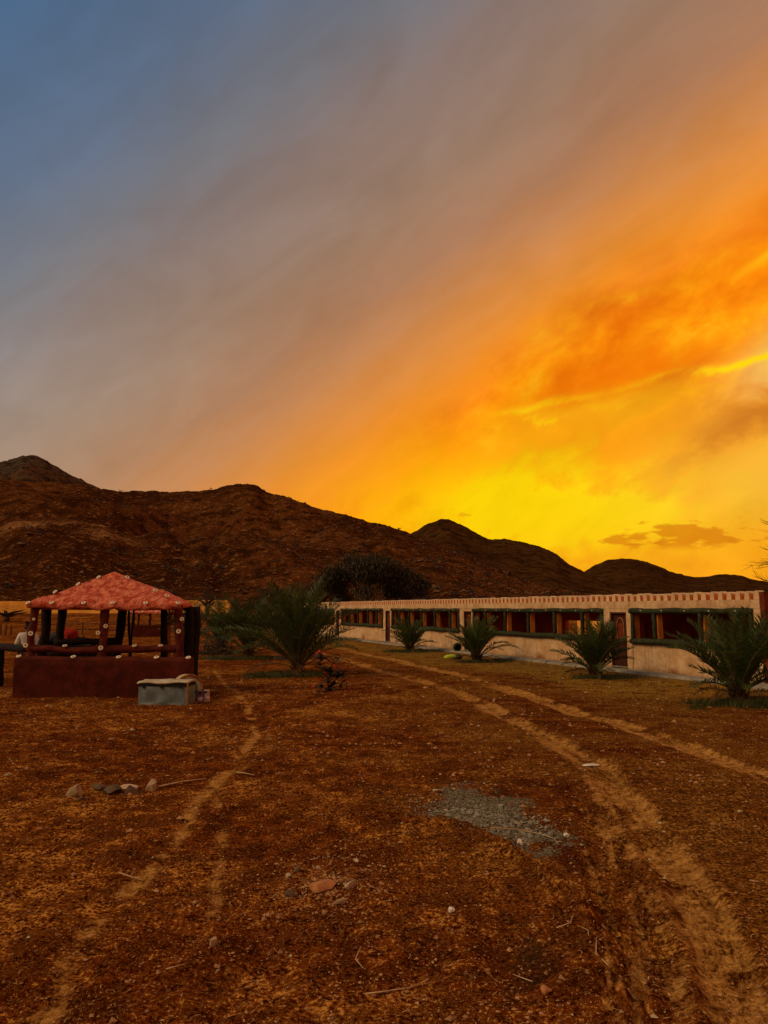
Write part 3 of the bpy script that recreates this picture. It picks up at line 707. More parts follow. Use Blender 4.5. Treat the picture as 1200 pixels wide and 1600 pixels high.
def apron():
    ang = math.atan2(BS.y, BS.x); mb = MB(); rg = random.Random(4); x = -2.6
    root = empty('pavement', (B0.x, B0.y, 0), ang); tag(root, 'narrow broken concrete pavement along the foot of the stable wall', None, None, 'structure')
    while x < 47:
        L_ = rg.uniform(1.5, 2.6); q = MB(); n = 9
        y1 = [.62 + rg.uniform(-.05, .07) for _ in range(n + 1)]; zt = .085 + rg.uniform(-.012, .012)
        for i in range(n):
            a, b = x + .012 + (L_ - .024) * i / n, x + .012 + (L_ - .024) * (i + 1) / n
            v = [(a, .03, zt), (b, .03, zt), (b, y1[i + 1] - .05, zt - .004), (a, y1[i] - .05, zt - .004), (a, y1[i], zt - .05), (b, y1[i + 1], zt - .05), (a, y1[i] + .02, -.05), (b, y1[i + 1] + .02, -.05)]
            q.add(v, [(0, 3, 2, 1), (3, 4, 5, 2), (4, 6, 7, 5)])
        q.add([(x + .012, .03, zt), (x + .012, y1[0], zt - .05), (x + .012, y1[0], -.05), (x + .012, .03, -.05)], [(0, 1, 2, 3)])
        q.add([(x + L_ - .012, .03, zt), (x + L_ - .012, y1[-1], zt - .05), (x + L_ - .012, y1[-1], -.05), (x + L_ - .012, .03, -.05)], [(3, 2, 1, 0)])
        q.build('paving_slab', MT['concrete'], root); x += L_
apron()
w_ = MB(); w_.box(6, 19, -8.2, -8.0, -.1, 2.1); o = w_.build('yard_partition_wall', MT['yard_wall']); o.location = (B0.x, B0.y, 0); o.rotation_euler = (0, 0, math.atan2(BS.y, BS.x))
tag(o, 'sunlit ochre wall glimpsed through the stable opening left of the nearest door', 'wall')

# ------------------------------------------------------------------ shelter (gazebo)
def disc_meshes():
    a = MB(); a.lathe([(.046, 0), (.046, .014), (.040, .022), (.026, .022), (.020, .016)], 14); a.lathe([(0, .0165), (.021, .0165)], 14)
    return a.mesh('reflector', MT['reflector'], False), None
def reflector_mesh():
    a = MB(); a.lathe([(.058, -.01), (.058, .014), (.050, .024), (.030, .024), (.022, .014)], 14, mi=0); a.lathe([(0.0, .015), (.0225, .0145)], 14, mi=1)
    return a.mesh('reflector', [MT['reflector'], MT['reflector_eye']])
RME = reflector_mesh()
def reflector(parent, loc, nrm, s=1.0):
    o = link('reflector', RME, parent); o.location = loc; o.rotation_euler = Vector(nrm).to_track_quat('Z', 'Y').to_euler(); o.scale = (s, s, s * .6); return o
def lump_log(name, parent, p0, p1, r0, r1, m, seed, bend=.03, n=9, flare=0.0):
    mb = MB(); p0, p1 = Vector(p0), Vector(p1); pts = []; rr = []
    for i in range(n):
        t = i / (n - 1); p = p0.lerp(p1, t)
        p += Vector((float(vn(t * 4, seed, 1)), float(vn(t * 4, seed + 9, 2)), float(vn(t * 4, seed + 5, 3)))) * 2 * bend * math.sin(math.pi * t)
        pts.append(p); rr.append((r0 + (r1 - r0) * t) * (1 + .22 * float(vn(t * 5, seed, 5))) + flare * (math.exp(-t * 9) + .6 * math.exp(-(1 - t) * 9)))
    mb.tube(pts, rr, 10, .11, seed); return mb.build(name, m, parent, True)
def hip_roof(parent, x0, x1, y0, y1, ax, ay, ze, za, m, n=60, lip=.13):
    V = []
    for j in range(n + 1):
        for i in range(n + 1):
            u = -1 + 2 * i / n; v = -1 + 2 * j / n
            cx = ax + (x1 - ax) * u if u > 0 else ax + (ax - x0) * u; cy = ay + (y1 - ay) * v if v > 0 else ay + (ay - y0) * v
            q = max(abs(u), abs(v)); t = 1 - q
            z = ze + (za - ze) * (t ** 1.06) - .05 * max(0, q - .9) * 10 * .6
            z += (float(fbm(cx * 2.2, cy * 2.2, 3, 12)) * .075 - abs(float(fbm(cx * 4.5, cy * 4.5 + 3, 3, 19))) * .05) * (1 - .5 * (t > .96)) + .025 * max(0, 1 - abs(abs(u) - abs(v)) * 7)
            V.append((cx, cy, z))
    me = MB(); f = [(j * (n + 1) + i, j * (n + 1) + i + 1, (j + 1) * (n + 1) + i + 1, (j + 1) * (n + 1) + i) for j in range(n) for i in range(n)]
    me.add(V, f)
    ring = [i for i in range(n + 1)] + [(j) * (n + 1) + n for j in range(1, n + 1)] + [n * (n + 1) + i for i in range(n - 1, -1, -1)] + [j * (n + 1) for j in range(n - 1, 0, -1)]
    c = Vector((ax, ay, 0)); vs = []; k = len(ring)
    for lay, (dz, s_) in enumerate(((0, 1.0), (-.05, 1.012), (-.10, 1.008), (-lip, .985), (-lip - .004, .3))):
        for id_ in ring:
            p = Vector(V[id_]); q = c + (Vector((p.x, p.y, 0)) - c) * s_; w = float(vn(p.x * 3, p.y * 3, 30 + lay)) * .02
            vs.append((q.x, q.y, (p.z + dz + w) if lay else p.z))
    me.add(vs, [(l * k + i, (l + 1) * k + i, (l + 1) * k + (i + 1) % k, l * k + (i + 1) % k) for l in range(4) for i in range(k)])
    return me.build('roof', m, parent, True)

def shelter():
    gx, gy, yaw = -6.85, 18.22, R(6)
    g = empty('shelter', (gx, gy, 0), yaw); tag(g, 'red hipped shelter on log posts with white reflectors and a low oxblood wall', 'shelter')
    inv = Matrix.Rotation(-yaw, 3, 'Z')
    def loc(x, y, z): return inv @ Vector((x - gx, y - gy, z))
    # low wall, square to the yard
    wl = MB(); n = 40; x0, x1, yf, yb = -8.78, -4.62, 17.86, 18.34
    T = lambda x, y, z: tuple(loc(x, y, z))
    rows = []
    prof = [(yf, -.1), (yf, .25), (yf, .5), (yf, .70), (yf + .01, .83), (yf + .05, .885), (yf + .25, .90), (yb - .05, .885), (yb, .83), (yb, -.1)]
    for i in range(n + 1):
        t = i / n; x = x0 + (x1 - x0) * t; row = []
        for (y, z) in prof:
            w = float(fbm(x * 1.6, z * 1.6 + y, 3, 41)) * .022; row.append(T(x, y - w if y < 18 else y + w, z + (w * 1.5 + (.03 - .05 * t)) * (z > .6)))
        rows.append(row)
    k = len(prof); vs = sum(rows, []); fs = [(i * k + j, (i + 1) * k + j, (i + 1) * k + j + 1, i * k + j + 1) for i in range(n) for j in range(k - 1)]
    fs += [tuple(range(k)), tuple(reversed([n * k + j for j in range(k)]))]
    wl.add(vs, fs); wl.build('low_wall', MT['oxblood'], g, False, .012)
    hip_roof(g, -1.70, 1.84, -.25, 1.85, 0.04, .78, 2.215, 2.97, MT['lumpy_red'], lip=.12)
    # posts
    for i, (a, b) in enumerate((((-1.66, 0.02, .80), (-1.60, 0.02, 2.14)), ((.0, .02, .80), (.03, .02, 2.12)), ((1.84, .02, .80), (1.80, .02, 2.14)))):
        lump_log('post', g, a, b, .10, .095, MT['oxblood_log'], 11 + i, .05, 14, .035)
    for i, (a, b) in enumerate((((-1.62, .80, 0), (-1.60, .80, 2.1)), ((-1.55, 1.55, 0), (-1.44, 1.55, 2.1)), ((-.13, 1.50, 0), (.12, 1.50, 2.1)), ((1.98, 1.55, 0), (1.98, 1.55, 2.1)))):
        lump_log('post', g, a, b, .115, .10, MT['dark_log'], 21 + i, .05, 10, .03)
    lump_log('rail', g, (-1.72, .02, 1.09), (0, .02, 1.06), .088, .088, MT['oxblood_log'], 31, .03, 14, .03)
    lump_log('rail', g, (0, .02, 1.06), (1.84, .02, 1.08), .085, .080, MT['oxblood_log'], 32, .03, 14, .03)
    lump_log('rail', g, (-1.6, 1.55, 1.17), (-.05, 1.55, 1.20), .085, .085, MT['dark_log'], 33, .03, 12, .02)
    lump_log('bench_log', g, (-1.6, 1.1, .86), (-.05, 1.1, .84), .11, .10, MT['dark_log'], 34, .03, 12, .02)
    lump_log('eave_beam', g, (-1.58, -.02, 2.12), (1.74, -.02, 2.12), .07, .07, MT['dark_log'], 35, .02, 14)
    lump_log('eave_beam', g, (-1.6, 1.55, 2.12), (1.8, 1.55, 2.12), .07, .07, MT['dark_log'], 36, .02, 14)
    # reflectors: front eave, hips, posts, rails, wall top
    up = Vector((0, -.75, .66))
    for x in (-1.68, -1.14, -.40, .27, 1.05, 1.82): reflector(g, (x, -.258, 2.19), (x * .15, -.6, .8), .95)
    for t in (.30, .56, .80): reflector(g, (-1.70 + 1.74 * t, -.25 + 1.03 * t, 2.23 + .76 * t), (-.5, -.6, .75))
    for t in (.18, .36, .80): reflector(g, (1.84 - 1.80 * t, -.25 + 1.03 * t, 2.23 + .76 * t), (.5, -.6, .75))
    for x, z, k in ((-1.63, 1.46, 1), (-1.73, 1.18, 1), (-.07, 1.47, .9), (.10, 1.63, .9), (.01, 1.11, 1), (1.90, 1.80, .9), (1.83, 1.50, 1), (-1.58, 1.80, .6)):
        reflector(g, (x, -.105, z), ((x - round(x)) * .2, -1, .1), k)
    for x, z in ((-.85, 1.165), (.78, 1.155), (1.40, 1.155)): reflector(g, (x, -.03, z), (0, -.35, 1))
    for x in (-8.70, -7.40, -6.32, -5.42, -4.66): reflector(g, loc(x, 17.92, .925 - .03 * (x + 8.7) / 4.2), inv @ Vector((0, -.45, 1)), 1.05)
    return g
shelter()

def shelter_far():
    g = empty('shelter', (-17.4, 55.6, gz(-17.4, 55.6)), R(8)); tag(g, 'small distant red shelter seen through the near shelter frame', 'shelter')
    hip_roof(g, -1.5, 1.5, -.4, 2.2, 0, .9, 1.86, 2.3, MT['lumpy_red'], 16)
    wl = MB(); wl.box(-1.25, 1.25, -.15, .05, -.1, .85); wl.build('low_wall', MT['oxblood'], g, False, .02)
    for i, (x, y) in enumerate(((-1.15, 0), (0, 0), (1.15, 0), (-1.15, 1.8), (1.15, 1.8))): lump_log('post', g, (x, y + .001, 0 if y else .85), (x, y, 1.84), .085, .08, MT['oxblood_log'], 50 + i)
    for x in (-1.4, -.5, .5, 1.35): reflector(g, (x, -.41, 1.84), (0, -.8, .6), 1.3)
shelter_far()

# ------------------------------------------------------------------ things round the shelter
def log_thing(name, p0, p1, r, m, seed, label, cat, group=None, bend=.04):
    p0, p1 = Vector(p0), Vector(p1); o = lump_log(name, None, (0, 0, 0), p1 - p0, r, r * .92, m, seed, bend, 12); o.location = p0
    return tag(o, label, cat, group)
def rail_fence():
    g = empty('rail_fence', (-10.5, 20.6, gz(-10.5, 20.6))); tag(g, 'dark log hitching rail running out of frame left of the shelter', 'fence')
    lump_log('rail', g, (1.85, -2.35, 1.13), (-.0, 0, 1.04), .10, .10, MT['dark_log'], 61, .03, 12)
    lump_log('rail', g, (0, 0, 1.04), (-3.2, 3.4, 1.05), .10, .095, MT['dark_log'], 62, .03, 12)
    for x, y in ((0, 0), (-3, 3.2)): lump_log('post', g, (x, y, -.2), (x, y, 1.12), .105, .10, MT['dark_log'], 63 + int(x), .03, 9)
rail_fence()

def trough():
    g = empty('metal_chest', (-4.83, 16.85, gz(-4.83, 16.85)), R(-4)); tag(g, 'dented grey metal chest with pale lid in front of the low wall', 'chest')
    b = MB(); w, d, h = .545, .27, .45
    nx, nz = 14, 8; vs = []
    for j in range(nz + 1):
        for i in range(nx + 1):
            x = -w + 2 * w * i / nx; z = h * j / nz; e = (0 < i < nx) and (0 < j < nz); vs.append((x, -d + (float(fbm(x * 3, z * 3, 2, 7)) * .03 if e else 0), z))
    b.add(vs, [(j * (nx + 1) + i, j * (nx + 1) + i + 1, (j + 1) * (nx + 1) + i + 1, (j + 1) * (nx + 1) + i) for j in range(nz) for i in range(nx)])
    b.add([(w, -d, 0), (w, d, 0), (w, d, h), (w, -d, h)], [(0, 1, 2, 3)]); b.add([(-w, -d, 0), (-w, d, 0), (-w, d, h), (-w, -d, h)], [(3, 2, 1, 0)]); b.add([(-w, d, 0), (w, d, 0), (w, d, h), (-w, d, h)], [(3, 2, 1, 0)])
    b.build('body', MT['trough'], g)
    r = MB(); r.box(-w - .012, w + .012, -d - .012, d + .012, h - .055, h); r.build('rim', MT['black'], g, False, .006)
    l = MB(); nx = 16; vs = []
    for j in range(5):
        for i in range(nx + 1):
            x = -w - .03 + (2 * w + .06) * i / nx; y = -d - .03 + (2 * d + .06) * j / 4; vs.append((x, y, h + .045 + float(fbm(x * 3 + 3, y * 3, 2, 8)) * .035 + (.02 if j in (1, 2, 3) else 0)))
    l.add(vs, [(j * (nx + 1) + i, j * (nx + 1) + i + 1, (j + 1) * (nx + 1) + i + 1, (j + 1) * (nx + 1) + i) for j in range(4) for i in range(nx)])
    lo = l.build('lid', MT['trough_lid'], g, True); sm = lo.modifiers.new('solid', 'SOLIDIFY'); sm.thickness = .035; sm.offset = -1
    e = MB(); e.tube([(w + .012, -d - .012, .01), (w + .014, -d - .014, h + .02)], .016, 6); e.build('corner_strip', MT['rust'], g)
    for x in (-.42, -.02, .40):
        q = MB(); q.box(x - .03, x + .03, -d - .03, -d - .012, h - .09, h - .03); q.build('catch', MT['black'], g, False, .004)
trough()
def drum():
    g = empty('barrel', (-4.55, 17.45, gz(-4.5, 17.5))); tag(g, 'ivory plastic barrel lying on its side behind the metal chest', 'barrel')
    rot = Matrix.Rotation(R(28), 3, 'Z') @ Matrix.Rotation(R(90), 3, 'X')
    b = MB(); b.lathe([(.0, .20), (.26, .20), (.285, .22), (.30, .24), (.295, .20), (.29, .08), (.305, .06), (.305, .02), (.29, 0), (.29, -.18), (.27, -.24), (0, -.24)], 28, (0, 0, .30), mat=rot); b.build('body', MT['plastic'], g, True)
    r = MB(); n = 28; pts = [rot @ Vector((.298 * math.cos(2 * math.pi * k / n), .298 * math.sin(2 * math.pi * k / n), .225)) + Vector((0, 0, .30)) for k in range(n + 1)]
    r.tube(pts, .024, 8, caps=False); r.build('rim', MT['rust'], g, True)
    l = MB(); l.lathe([(0, .215), (.18, .218), (.20, .205)], 20, (0, 0, .30), mat=rot); l.build('label_face', MT['teal'], g, True)
drum()
def tin(x, y, m1, label, rz):
    g = empty('tin', (x, y, gz(x, y)), rz); tag(g, label, 'tin', 'tins beside the metal chest')
    b = MB(); b.lathe([(.066, .0), (.070, .006), (.070, .012), (.065, .016), (.065, .235), (.070, .240), (.070, .25), (.06, .252), (.056, .243), (0, .243)], 20); b.build('body', m1, g, True)
    q = MB(); q.lathe([(.0655, .02), (.0662, .021), (.0662, .11), (.0655, .111)], 20); q.build('label_band', MT['tin_white'], g, True)
    q = MB(); q.box(-.03, .03, -.069, -.060, .185, .222); q.build('mark', MT['black'], g, False, .004)
    q = MB(); q.tube([(.068 * math.cos(a), -.0 + .02 * math.sin(a) - .01, .235 + .0 * a) if False else (.072 * math.cos(a), -.012, .24 + .045 * math.sin(a)) for a in [math.pi * k / 8 for k in range(9)]], .004, 5); q.build('handle', MT['iron'], g)
tin(-4.20, 17.30, MT['tin_mauve'], 'mauve labelled tin against the end of the metal chest', .2)
tin(-4.055, 17.33, MT['tin_white'], 'pale pink tin standing right of the mauve tin', -.3)

# poles, boards, hanging net and panel behind the shelter
log_thing('pole', (-6.62, 19.6, 0), (-6.70, 19.6, 2.15), .035, MT['black'], 71, 'left of two thin black poles behind the shelter middle', 'pole')
log_thing('pole', (-6.86, 20.4, 0), (-6.83, 20.4, 2.2), .035, MT['black'], 72, 'right of two thin black poles behind the shelter middle', 'pole')
for k, (x, y, h, lb) in enumerate(((-5.66, 19.9, 1.72, 'orange board leaning at left inside the right of the shelter'), (-5.50, 20.0, 1.74, 'second orange board from the left inside the right of the shelter'), (-5.36, 20.0, 1.66, 'orange board nearest the right post of the shelter'))):
    b = MB(); b.box(-.045, .045, -.02, .02, 0, h); o = b.build('plank', MT['board'], None, False, .004); o.location = (x, y, gz(x, y)); o.rotation_euler = (R(-3), R(2 * (k - 1)), .3); tag(o, lb, 'plank', 'boards leaning in the shelter')
log_thing('post', (-5.72, 19.5, 0), (-5.74, 19.5, 2.1), .09, MT['dark_log'], 74, 'dark post beside the orange boards in the shelter', 'post')
log_thing('post', (-5.12, 19.8, 0), (-5.15, 19.8, 2.1), .12, MT['dark_log'], 75, 'dark post right of the orange boards in the shelter', 'post')
def net():
    rg = random.Random(8); mb = MB()
    for i in range(420):
        x = rg.uniform(-.34, .34); z = -rg.random() ** 1.5 * .42; y = rg.uniform(-.08, .08); a = rg.uniform(0, 6.28); l = rg.uniform(.03, .07)
        mb.add([(x, y, z), (x + l * math.cos(a) * .5, y + .02, z - l * .5), (x + l * math.cos(a), y, z - l), (x + l * .3 * math.sin(a), y - .02, z - l * .6)], [(0, 1, 2, 3)])
    mb.tube([(-.36, 0, 0), (0, 0, .01), (.36, 0, 0)], .018, 6)
    o = mb.build('hanging_garland', MT['bush_leaf']); o.location = (-5.55, 19.75, 2.06); tag(o, 'dark leafy garland hanging under the right eave of the shelter', 'garland')
net()
pn = MB(); pn.box(-.02, .02, -.4, .4, 0, .95); o = pn.build('teal_panel', MT['teal'], None, False, .004); o.location = (-6.7, 22.6, .55); o.rotation_euler = (0, R(6), R(14)); tag(o, 'teal board standing edge-on behind the shelter', 'panel')
q = MB(); q.box(-.03, .03, -.35, -.30, -.56, .02); q.box(-.03, .03, .30, .35, -.56, .02); q.build('leg', MT['iron'], o)
def heap():
    g = empty('covered_heap', (-9.35, 21.6, gz(-9.35, 21.6))); tag(g, 'dark bundle with a red cloth over one end behind the shelter rail', 'bundle')
    t = MB(); t.box(-.75, .95, -.3, .3, .98, 1.06); t.build('table_top', MT['dark_log'], g, False, .01)
    for x, y in ((-.65, -.22), (.85, -.22), (-.65, .22), (.85, .22)):
        l = MB(); l.tube([(x, y, 0), (x, y, .98)], .045, 8, .05); l.build('leg', MT['dark_log'], g, True)
    def blob(nm, x0, x1, hs, m, r=.22, seed=0):
        mb = MB(); n = 14; pts = []; rr = []
        for i in range(n):
            tt = i / (n - 1); pts.append((x0 + (x1 - x0) * tt, float(vn(tt * 3, seed, 3)) * .05, 1.06 + hs(tt) * .5)); rr.append(max(.02, hs(tt) * .5))
        mb.tube(pts, rr, 16, .05, seed); return mb.build(nm, m, g, True)
    blob('dark_bundle', -.62, .30, lambda t: .10 + .34 * math.sin(min(1, t * 1.05) * math.pi * .5), MT['black'], seed=2)
    blob('red_cloth', .02, .40, lambda t: (.47 + .02 * math.sin(t * 9)) * (1 - .9 * max(0, (t - .75) / .25) ** 3), MT['red_cloth'], seed=3)
    blob('black_bag', .38, .74, lambda t: .24 * math.sin(.35 + t * 2.5), MT['black'], seed=4)
    q = MB(); q.lathe([(.05, 0), (.03, .08), (.0, .14)], 8, (.70, 0, 1.20)); q.build('bag_knot', MT['black'], g, True)
heap()

# ------------------------------------------------------------------ person behind the left post
def skin_mesh(name, joints, edges, radii, m, parent, sub=2, root=0):
    me = bpy.data.meshes.new(name); me.from_pydata(joints, edges, []); me.materials.append(m)
    o = link(name, me, parent); md = o.modifiers.new('skin', 'SKIN')
    if not me.skin_vertices: me.attributes.new('skin', 'FLOAT', 'POINT')
    for i, r in enumerate(radii):
        sv = me.skin_vertices[0].data[i]; sv.radius = r if isinstance(r, tuple) else (r, r); sv.use_root = (i == root)
    md.use_smooth_shade = True
    ss = o.modifiers.new('sub', 'SUBSURF'); ss.levels = sub; ss.render_levels = sub
    return o
def person():
    px, py = -9.62, 20.25
    g = empty('person', (px, py, gz(px, py)), R(200)); tag(g, 'person in a white long sleeved shirt standing behind the left shelter post', 'person')
    J = [(0, 0, .95), (0, .01, 1.15), (0, 0, 1.38), (0, 0, 1.47), (0, -.02, 1.55), (0, -.03, 1.66), (0, -.01, 1.74),
         (.17, 0, 1.40), (.25, .03, 1.16), (.22, -.12, .95), (.21, -.16, .88), (-.17, 0, 1.40), (-.25, .03, 1.16), (-.22, -.12, .95), (-.21, -.16, .88),
         (.09, 0, .88), (.10, -.02, .50), (.10, .02, .09), (.10, -.12, .04), (-.09, 0, .88), (-.10, -.02, .50), (-.10, .02, .09), (-.10, -.12, .04)]
    E_ = [(0, 1), (1, 2), (2, 3), (3, 4), (4, 5), (5, 6), (2, 7), (7, 8), (8, 9), (9, 10), (2, 11), (11, 12), (12, 13), (13, 14), (0, 15), (15, 16), (16, 17), (17, 18), (0, 19), (19, 20), (20, 21), (21, 22)]
    rad = [(.14, .10), (.13, .10), (.14, .10), .055, .065, (.082, .095), .065, .062, .045, .035, .032, .062, .045, .035, .032, .085, .058, .045, .04, .085, .058, .045, .04]
    body = skin_mesh('body', J, E_, rad, MT['skin'], g)
    for s_ in (1, -1):                                    # hands: palm, four fingers and a thumb
        bx, by, bz = .21 * s_, -.17, .87; H_ = [(bx, by, bz), (bx, by - .03, bz - .06)]; e = [(0, 1)]; rr = [.026, .030]
        for k in range(4):
            i0 = len(H_); ox = (k - 1.5) * .018; L_ = (.030, .036, .034, .026)[k]
            H_ += [(bx + ox, by - .045, bz - .085), (bx + ox, by - .05, bz - .085 - L_), (bx + ox, by - .035, bz - .085 - 2 * L_)]; e += [(1, i0), (i0, i0 + 1), (i0 + 1, i0 + 2)]; rr += [.009, .009, .008]
        i0 = len(H_); H_ += [(bx - .035 * s_, by - .04, bz - .05), (bx - .05 * s_, by - .055, bz - .085)]; e += [(0, i0), (i0, i0 + 1)]; rr += [.011, .009]
        skin_mesh('hand', H_, e, rr, MT['skin'], g, 1)
    skin_mesh('shirt', [(0, 0, .84), (0, .01, 1.12), (0, 0, 1.39), (.18, 0, 1.40), (.262, .035, 1.16), (.226, -.115, .96), (-.18, 0, 1.40), (-.262, .035, 1.16), (-.226, -.115, .96), (0, 0, 1.47)],
              [(0, 1), (1, 2), (2, 3), (3, 4), (4, 5), (2, 6), (6, 7), (7, 8), (2, 9)], [(.175, .125), (.155, .12), (.16, .115), .082, .066, .052, .082, .066, .052, .06], MT['white_cloth'], g)
    skin_mesh('trousers', [(0, 0, .95), (.09, 0, .86), (.10, -.02, .50), (.10, .02, .12), (-.09, 0, .86), (-.10, -.02, .50), (-.10, .02, .12)], [(0, 1), (1, 2), (2, 3), (0, 4), (4, 5), (5, 6)],
              [(.15, .11), .10, .078, .068, .10, .078, .068], MT['dark_cloth'], g)
    skin_mesh('hair', [(0, .015, 1.66), (0, .0, 1.735), (0, .03, 1.60)], [(0, 1), (0, 2)], [(.088, .090), (.07, .075), .06], MT['hair'], g, 2)
    for s_ in (1, -1):
        q = MB(); q.lathe([(0, .012), (.010, .008), (.012, 0)], 8, mat=Matrix.Rotation(math.pi / 2, 3, 'X')); o = q.build('eye', MT['black'], g); o.location = (.032 * s_, -.118, 1.655)
    q = MB(); q.add([(0, -.125, 1.66), (-.015, -.118, 1.615), (.015, -.118, 1.615), (0, -.145, 1.62)], [(0, 1, 3), (0, 3, 2), (1, 2, 3)]); q.build('nose', MT['skin'], g)
person()

# ------------------------------------------------------------------ far yard: ochre wall, paddock fences, poles
yw = empty('yard_wall', (-40, 92, gz(-40, 92)), R(-10)); tag(yw, 'long ochre yard wall at the foot of the hill behind the shelter', 'wall')
xx = -46.0; rgw = random.Random(2)
while xx < 22:
    L_ = rgw.uniform(5, 9); q = MB(); q.box(xx, xx + L_ - .02, -.12, .12, -1, 1.55 + rgw.uniform(-.12, .12)); q.build('wall_panel', MT['yard_wall'], yw)
    q = MB(); q.box(xx + L_ - .25, xx + L_ + .2, -.16, -.123, -1, 1.7); q.build('pier', MT['yard_wall'], yw); xx += L_
pf = empty('stub_post_fence', (-30, 59, gz(-30, 59))); tag(pf, 'row of short close set stub posts at the left edge beyond the shelter', 'fence')
for k in range(9): lump_log('post', pf, (-2.6 + k * .40, 0, -.2), (-2.6 + k * .40 + rgw.uniform(-.05, .05), 0, .92 + rgw.uniform(-.08, .08)), .085, .075, MT['fence_wood'], 80 + k, .02, 5)
rf_ = empty('paddock_fence', (-24, 60, gz(-24, 60))); tag(rf_, 'low two rail paddock fence seen between the shelter posts', 'fence')
for z_ in (.40, .86): lump_log('rail', rf_, (-4.2, 0, z_), (11.5, .5, z_), .05, .05, MT['fence_wood'], 90, .03, 20)
for k in range(9): lump_log('post', rf_, (-4.0 + k * 1.9, .03 * k + .001, -.2), (-4.0 + k * 1.9, .03 * k, .95), .075, .07, MT['fence_wood'], 95 + k, .02, 5)
for k, (px_, D, zt) in enumerate(((55, 128, 6.9), (70, 132, 6.6), (82, 128, 6.4))):
    x = (px_ - 600) / 1156 * D; g = empty('utility_pole', (x, D, 2.0)); tag(g, ('leftmost', 'middle', 'rightmost')[k] + ' of three thin utility poles above the shelter roof left', 'pole', 'utility poles at the hill foot')
    q = MB(); q.tube([(0, 0, -1), (0, 0, zt - 2)], .10, 6); q.build('shaft', MT['dark_log'], g)
    if k: q = MB(); q.box(-.9, .9, -.06, .06, zt - 3.0, zt - 2.85); q.build('crossarm', MT['dark_log'], g)

# ------------------------------------------------------------------ palms
def frond_mesh(name, L_, e0, droop, nleaf, lmax, seed, m):
    """one pinnate frond growing out along +x from the origin; rib and leaflets are one leaf"""
    rg = random.Random(seed); mb = MB(); pts = []; n = 12
    x = z = y = 0.0; e = e0; tw = rg.uniform(-.25, .25)
    for i in range(n):
        pts.append(Vector((x, y, z))); st = L_ / (n - 1); e_ = e0 - droop * ((i / (n - 1)) ** 1.5)
        x += math.cos(e_) * st; z += math.sin(e_) * st; y += tw * st * (i / n) * .5
    mb.tube(pts, [.020 * (1 - .85 * i / (n - 1)) + .003 for i in range(n)], 5, mi=1)
    for i in range(nleaf):
        t = .20 + .80 * (i + rg.uniform(-.3, .3)) / nleaf; t = min(max(t, .18), .995)
        k = t * (n - 1); a = min(int(k), n - 2); p = pts[a].lerp(pts[a + 1], k - a); tg = (pts[a + 1] - pts[a]).normalized()
        sd_ = Vector((-tg.y, tg.x, 0)).normalized(); up = sd_.cross(tg) * -1
        if up.z < 0: up = -up
        ll = lmax * (math.sin(min(1, (t - .12) / .45) * math.pi / 2) if t < .57 else 1 - .62 * ((t - .57) / .43) ** 1.4) * rg.uniform(.82, 1.12)
        for s_ in (1, -1):
            fwd = .50 + .50 * t; dr = (tg * fwd * rg.uniform(.7, 1.3) + sd_ * s_ * rg.uniform(.65, 1.0) + up * rg.uniform(.10, .62)).normalized()
            q = p + dr * ll + Vector((0, 0, -.10 * ll * rg.uniform(0, 1.5))); mid = p + dr * ll * .42; wv = (tg - dr * tg.dot(dr)).normalized() * (.013 + .016 * ll)
            mb.add([p, mid + wv, q, mid - wv], [(0, 1, 2, 3)], 0)
    return mb.mesh(name, [m, MT['petiole']])
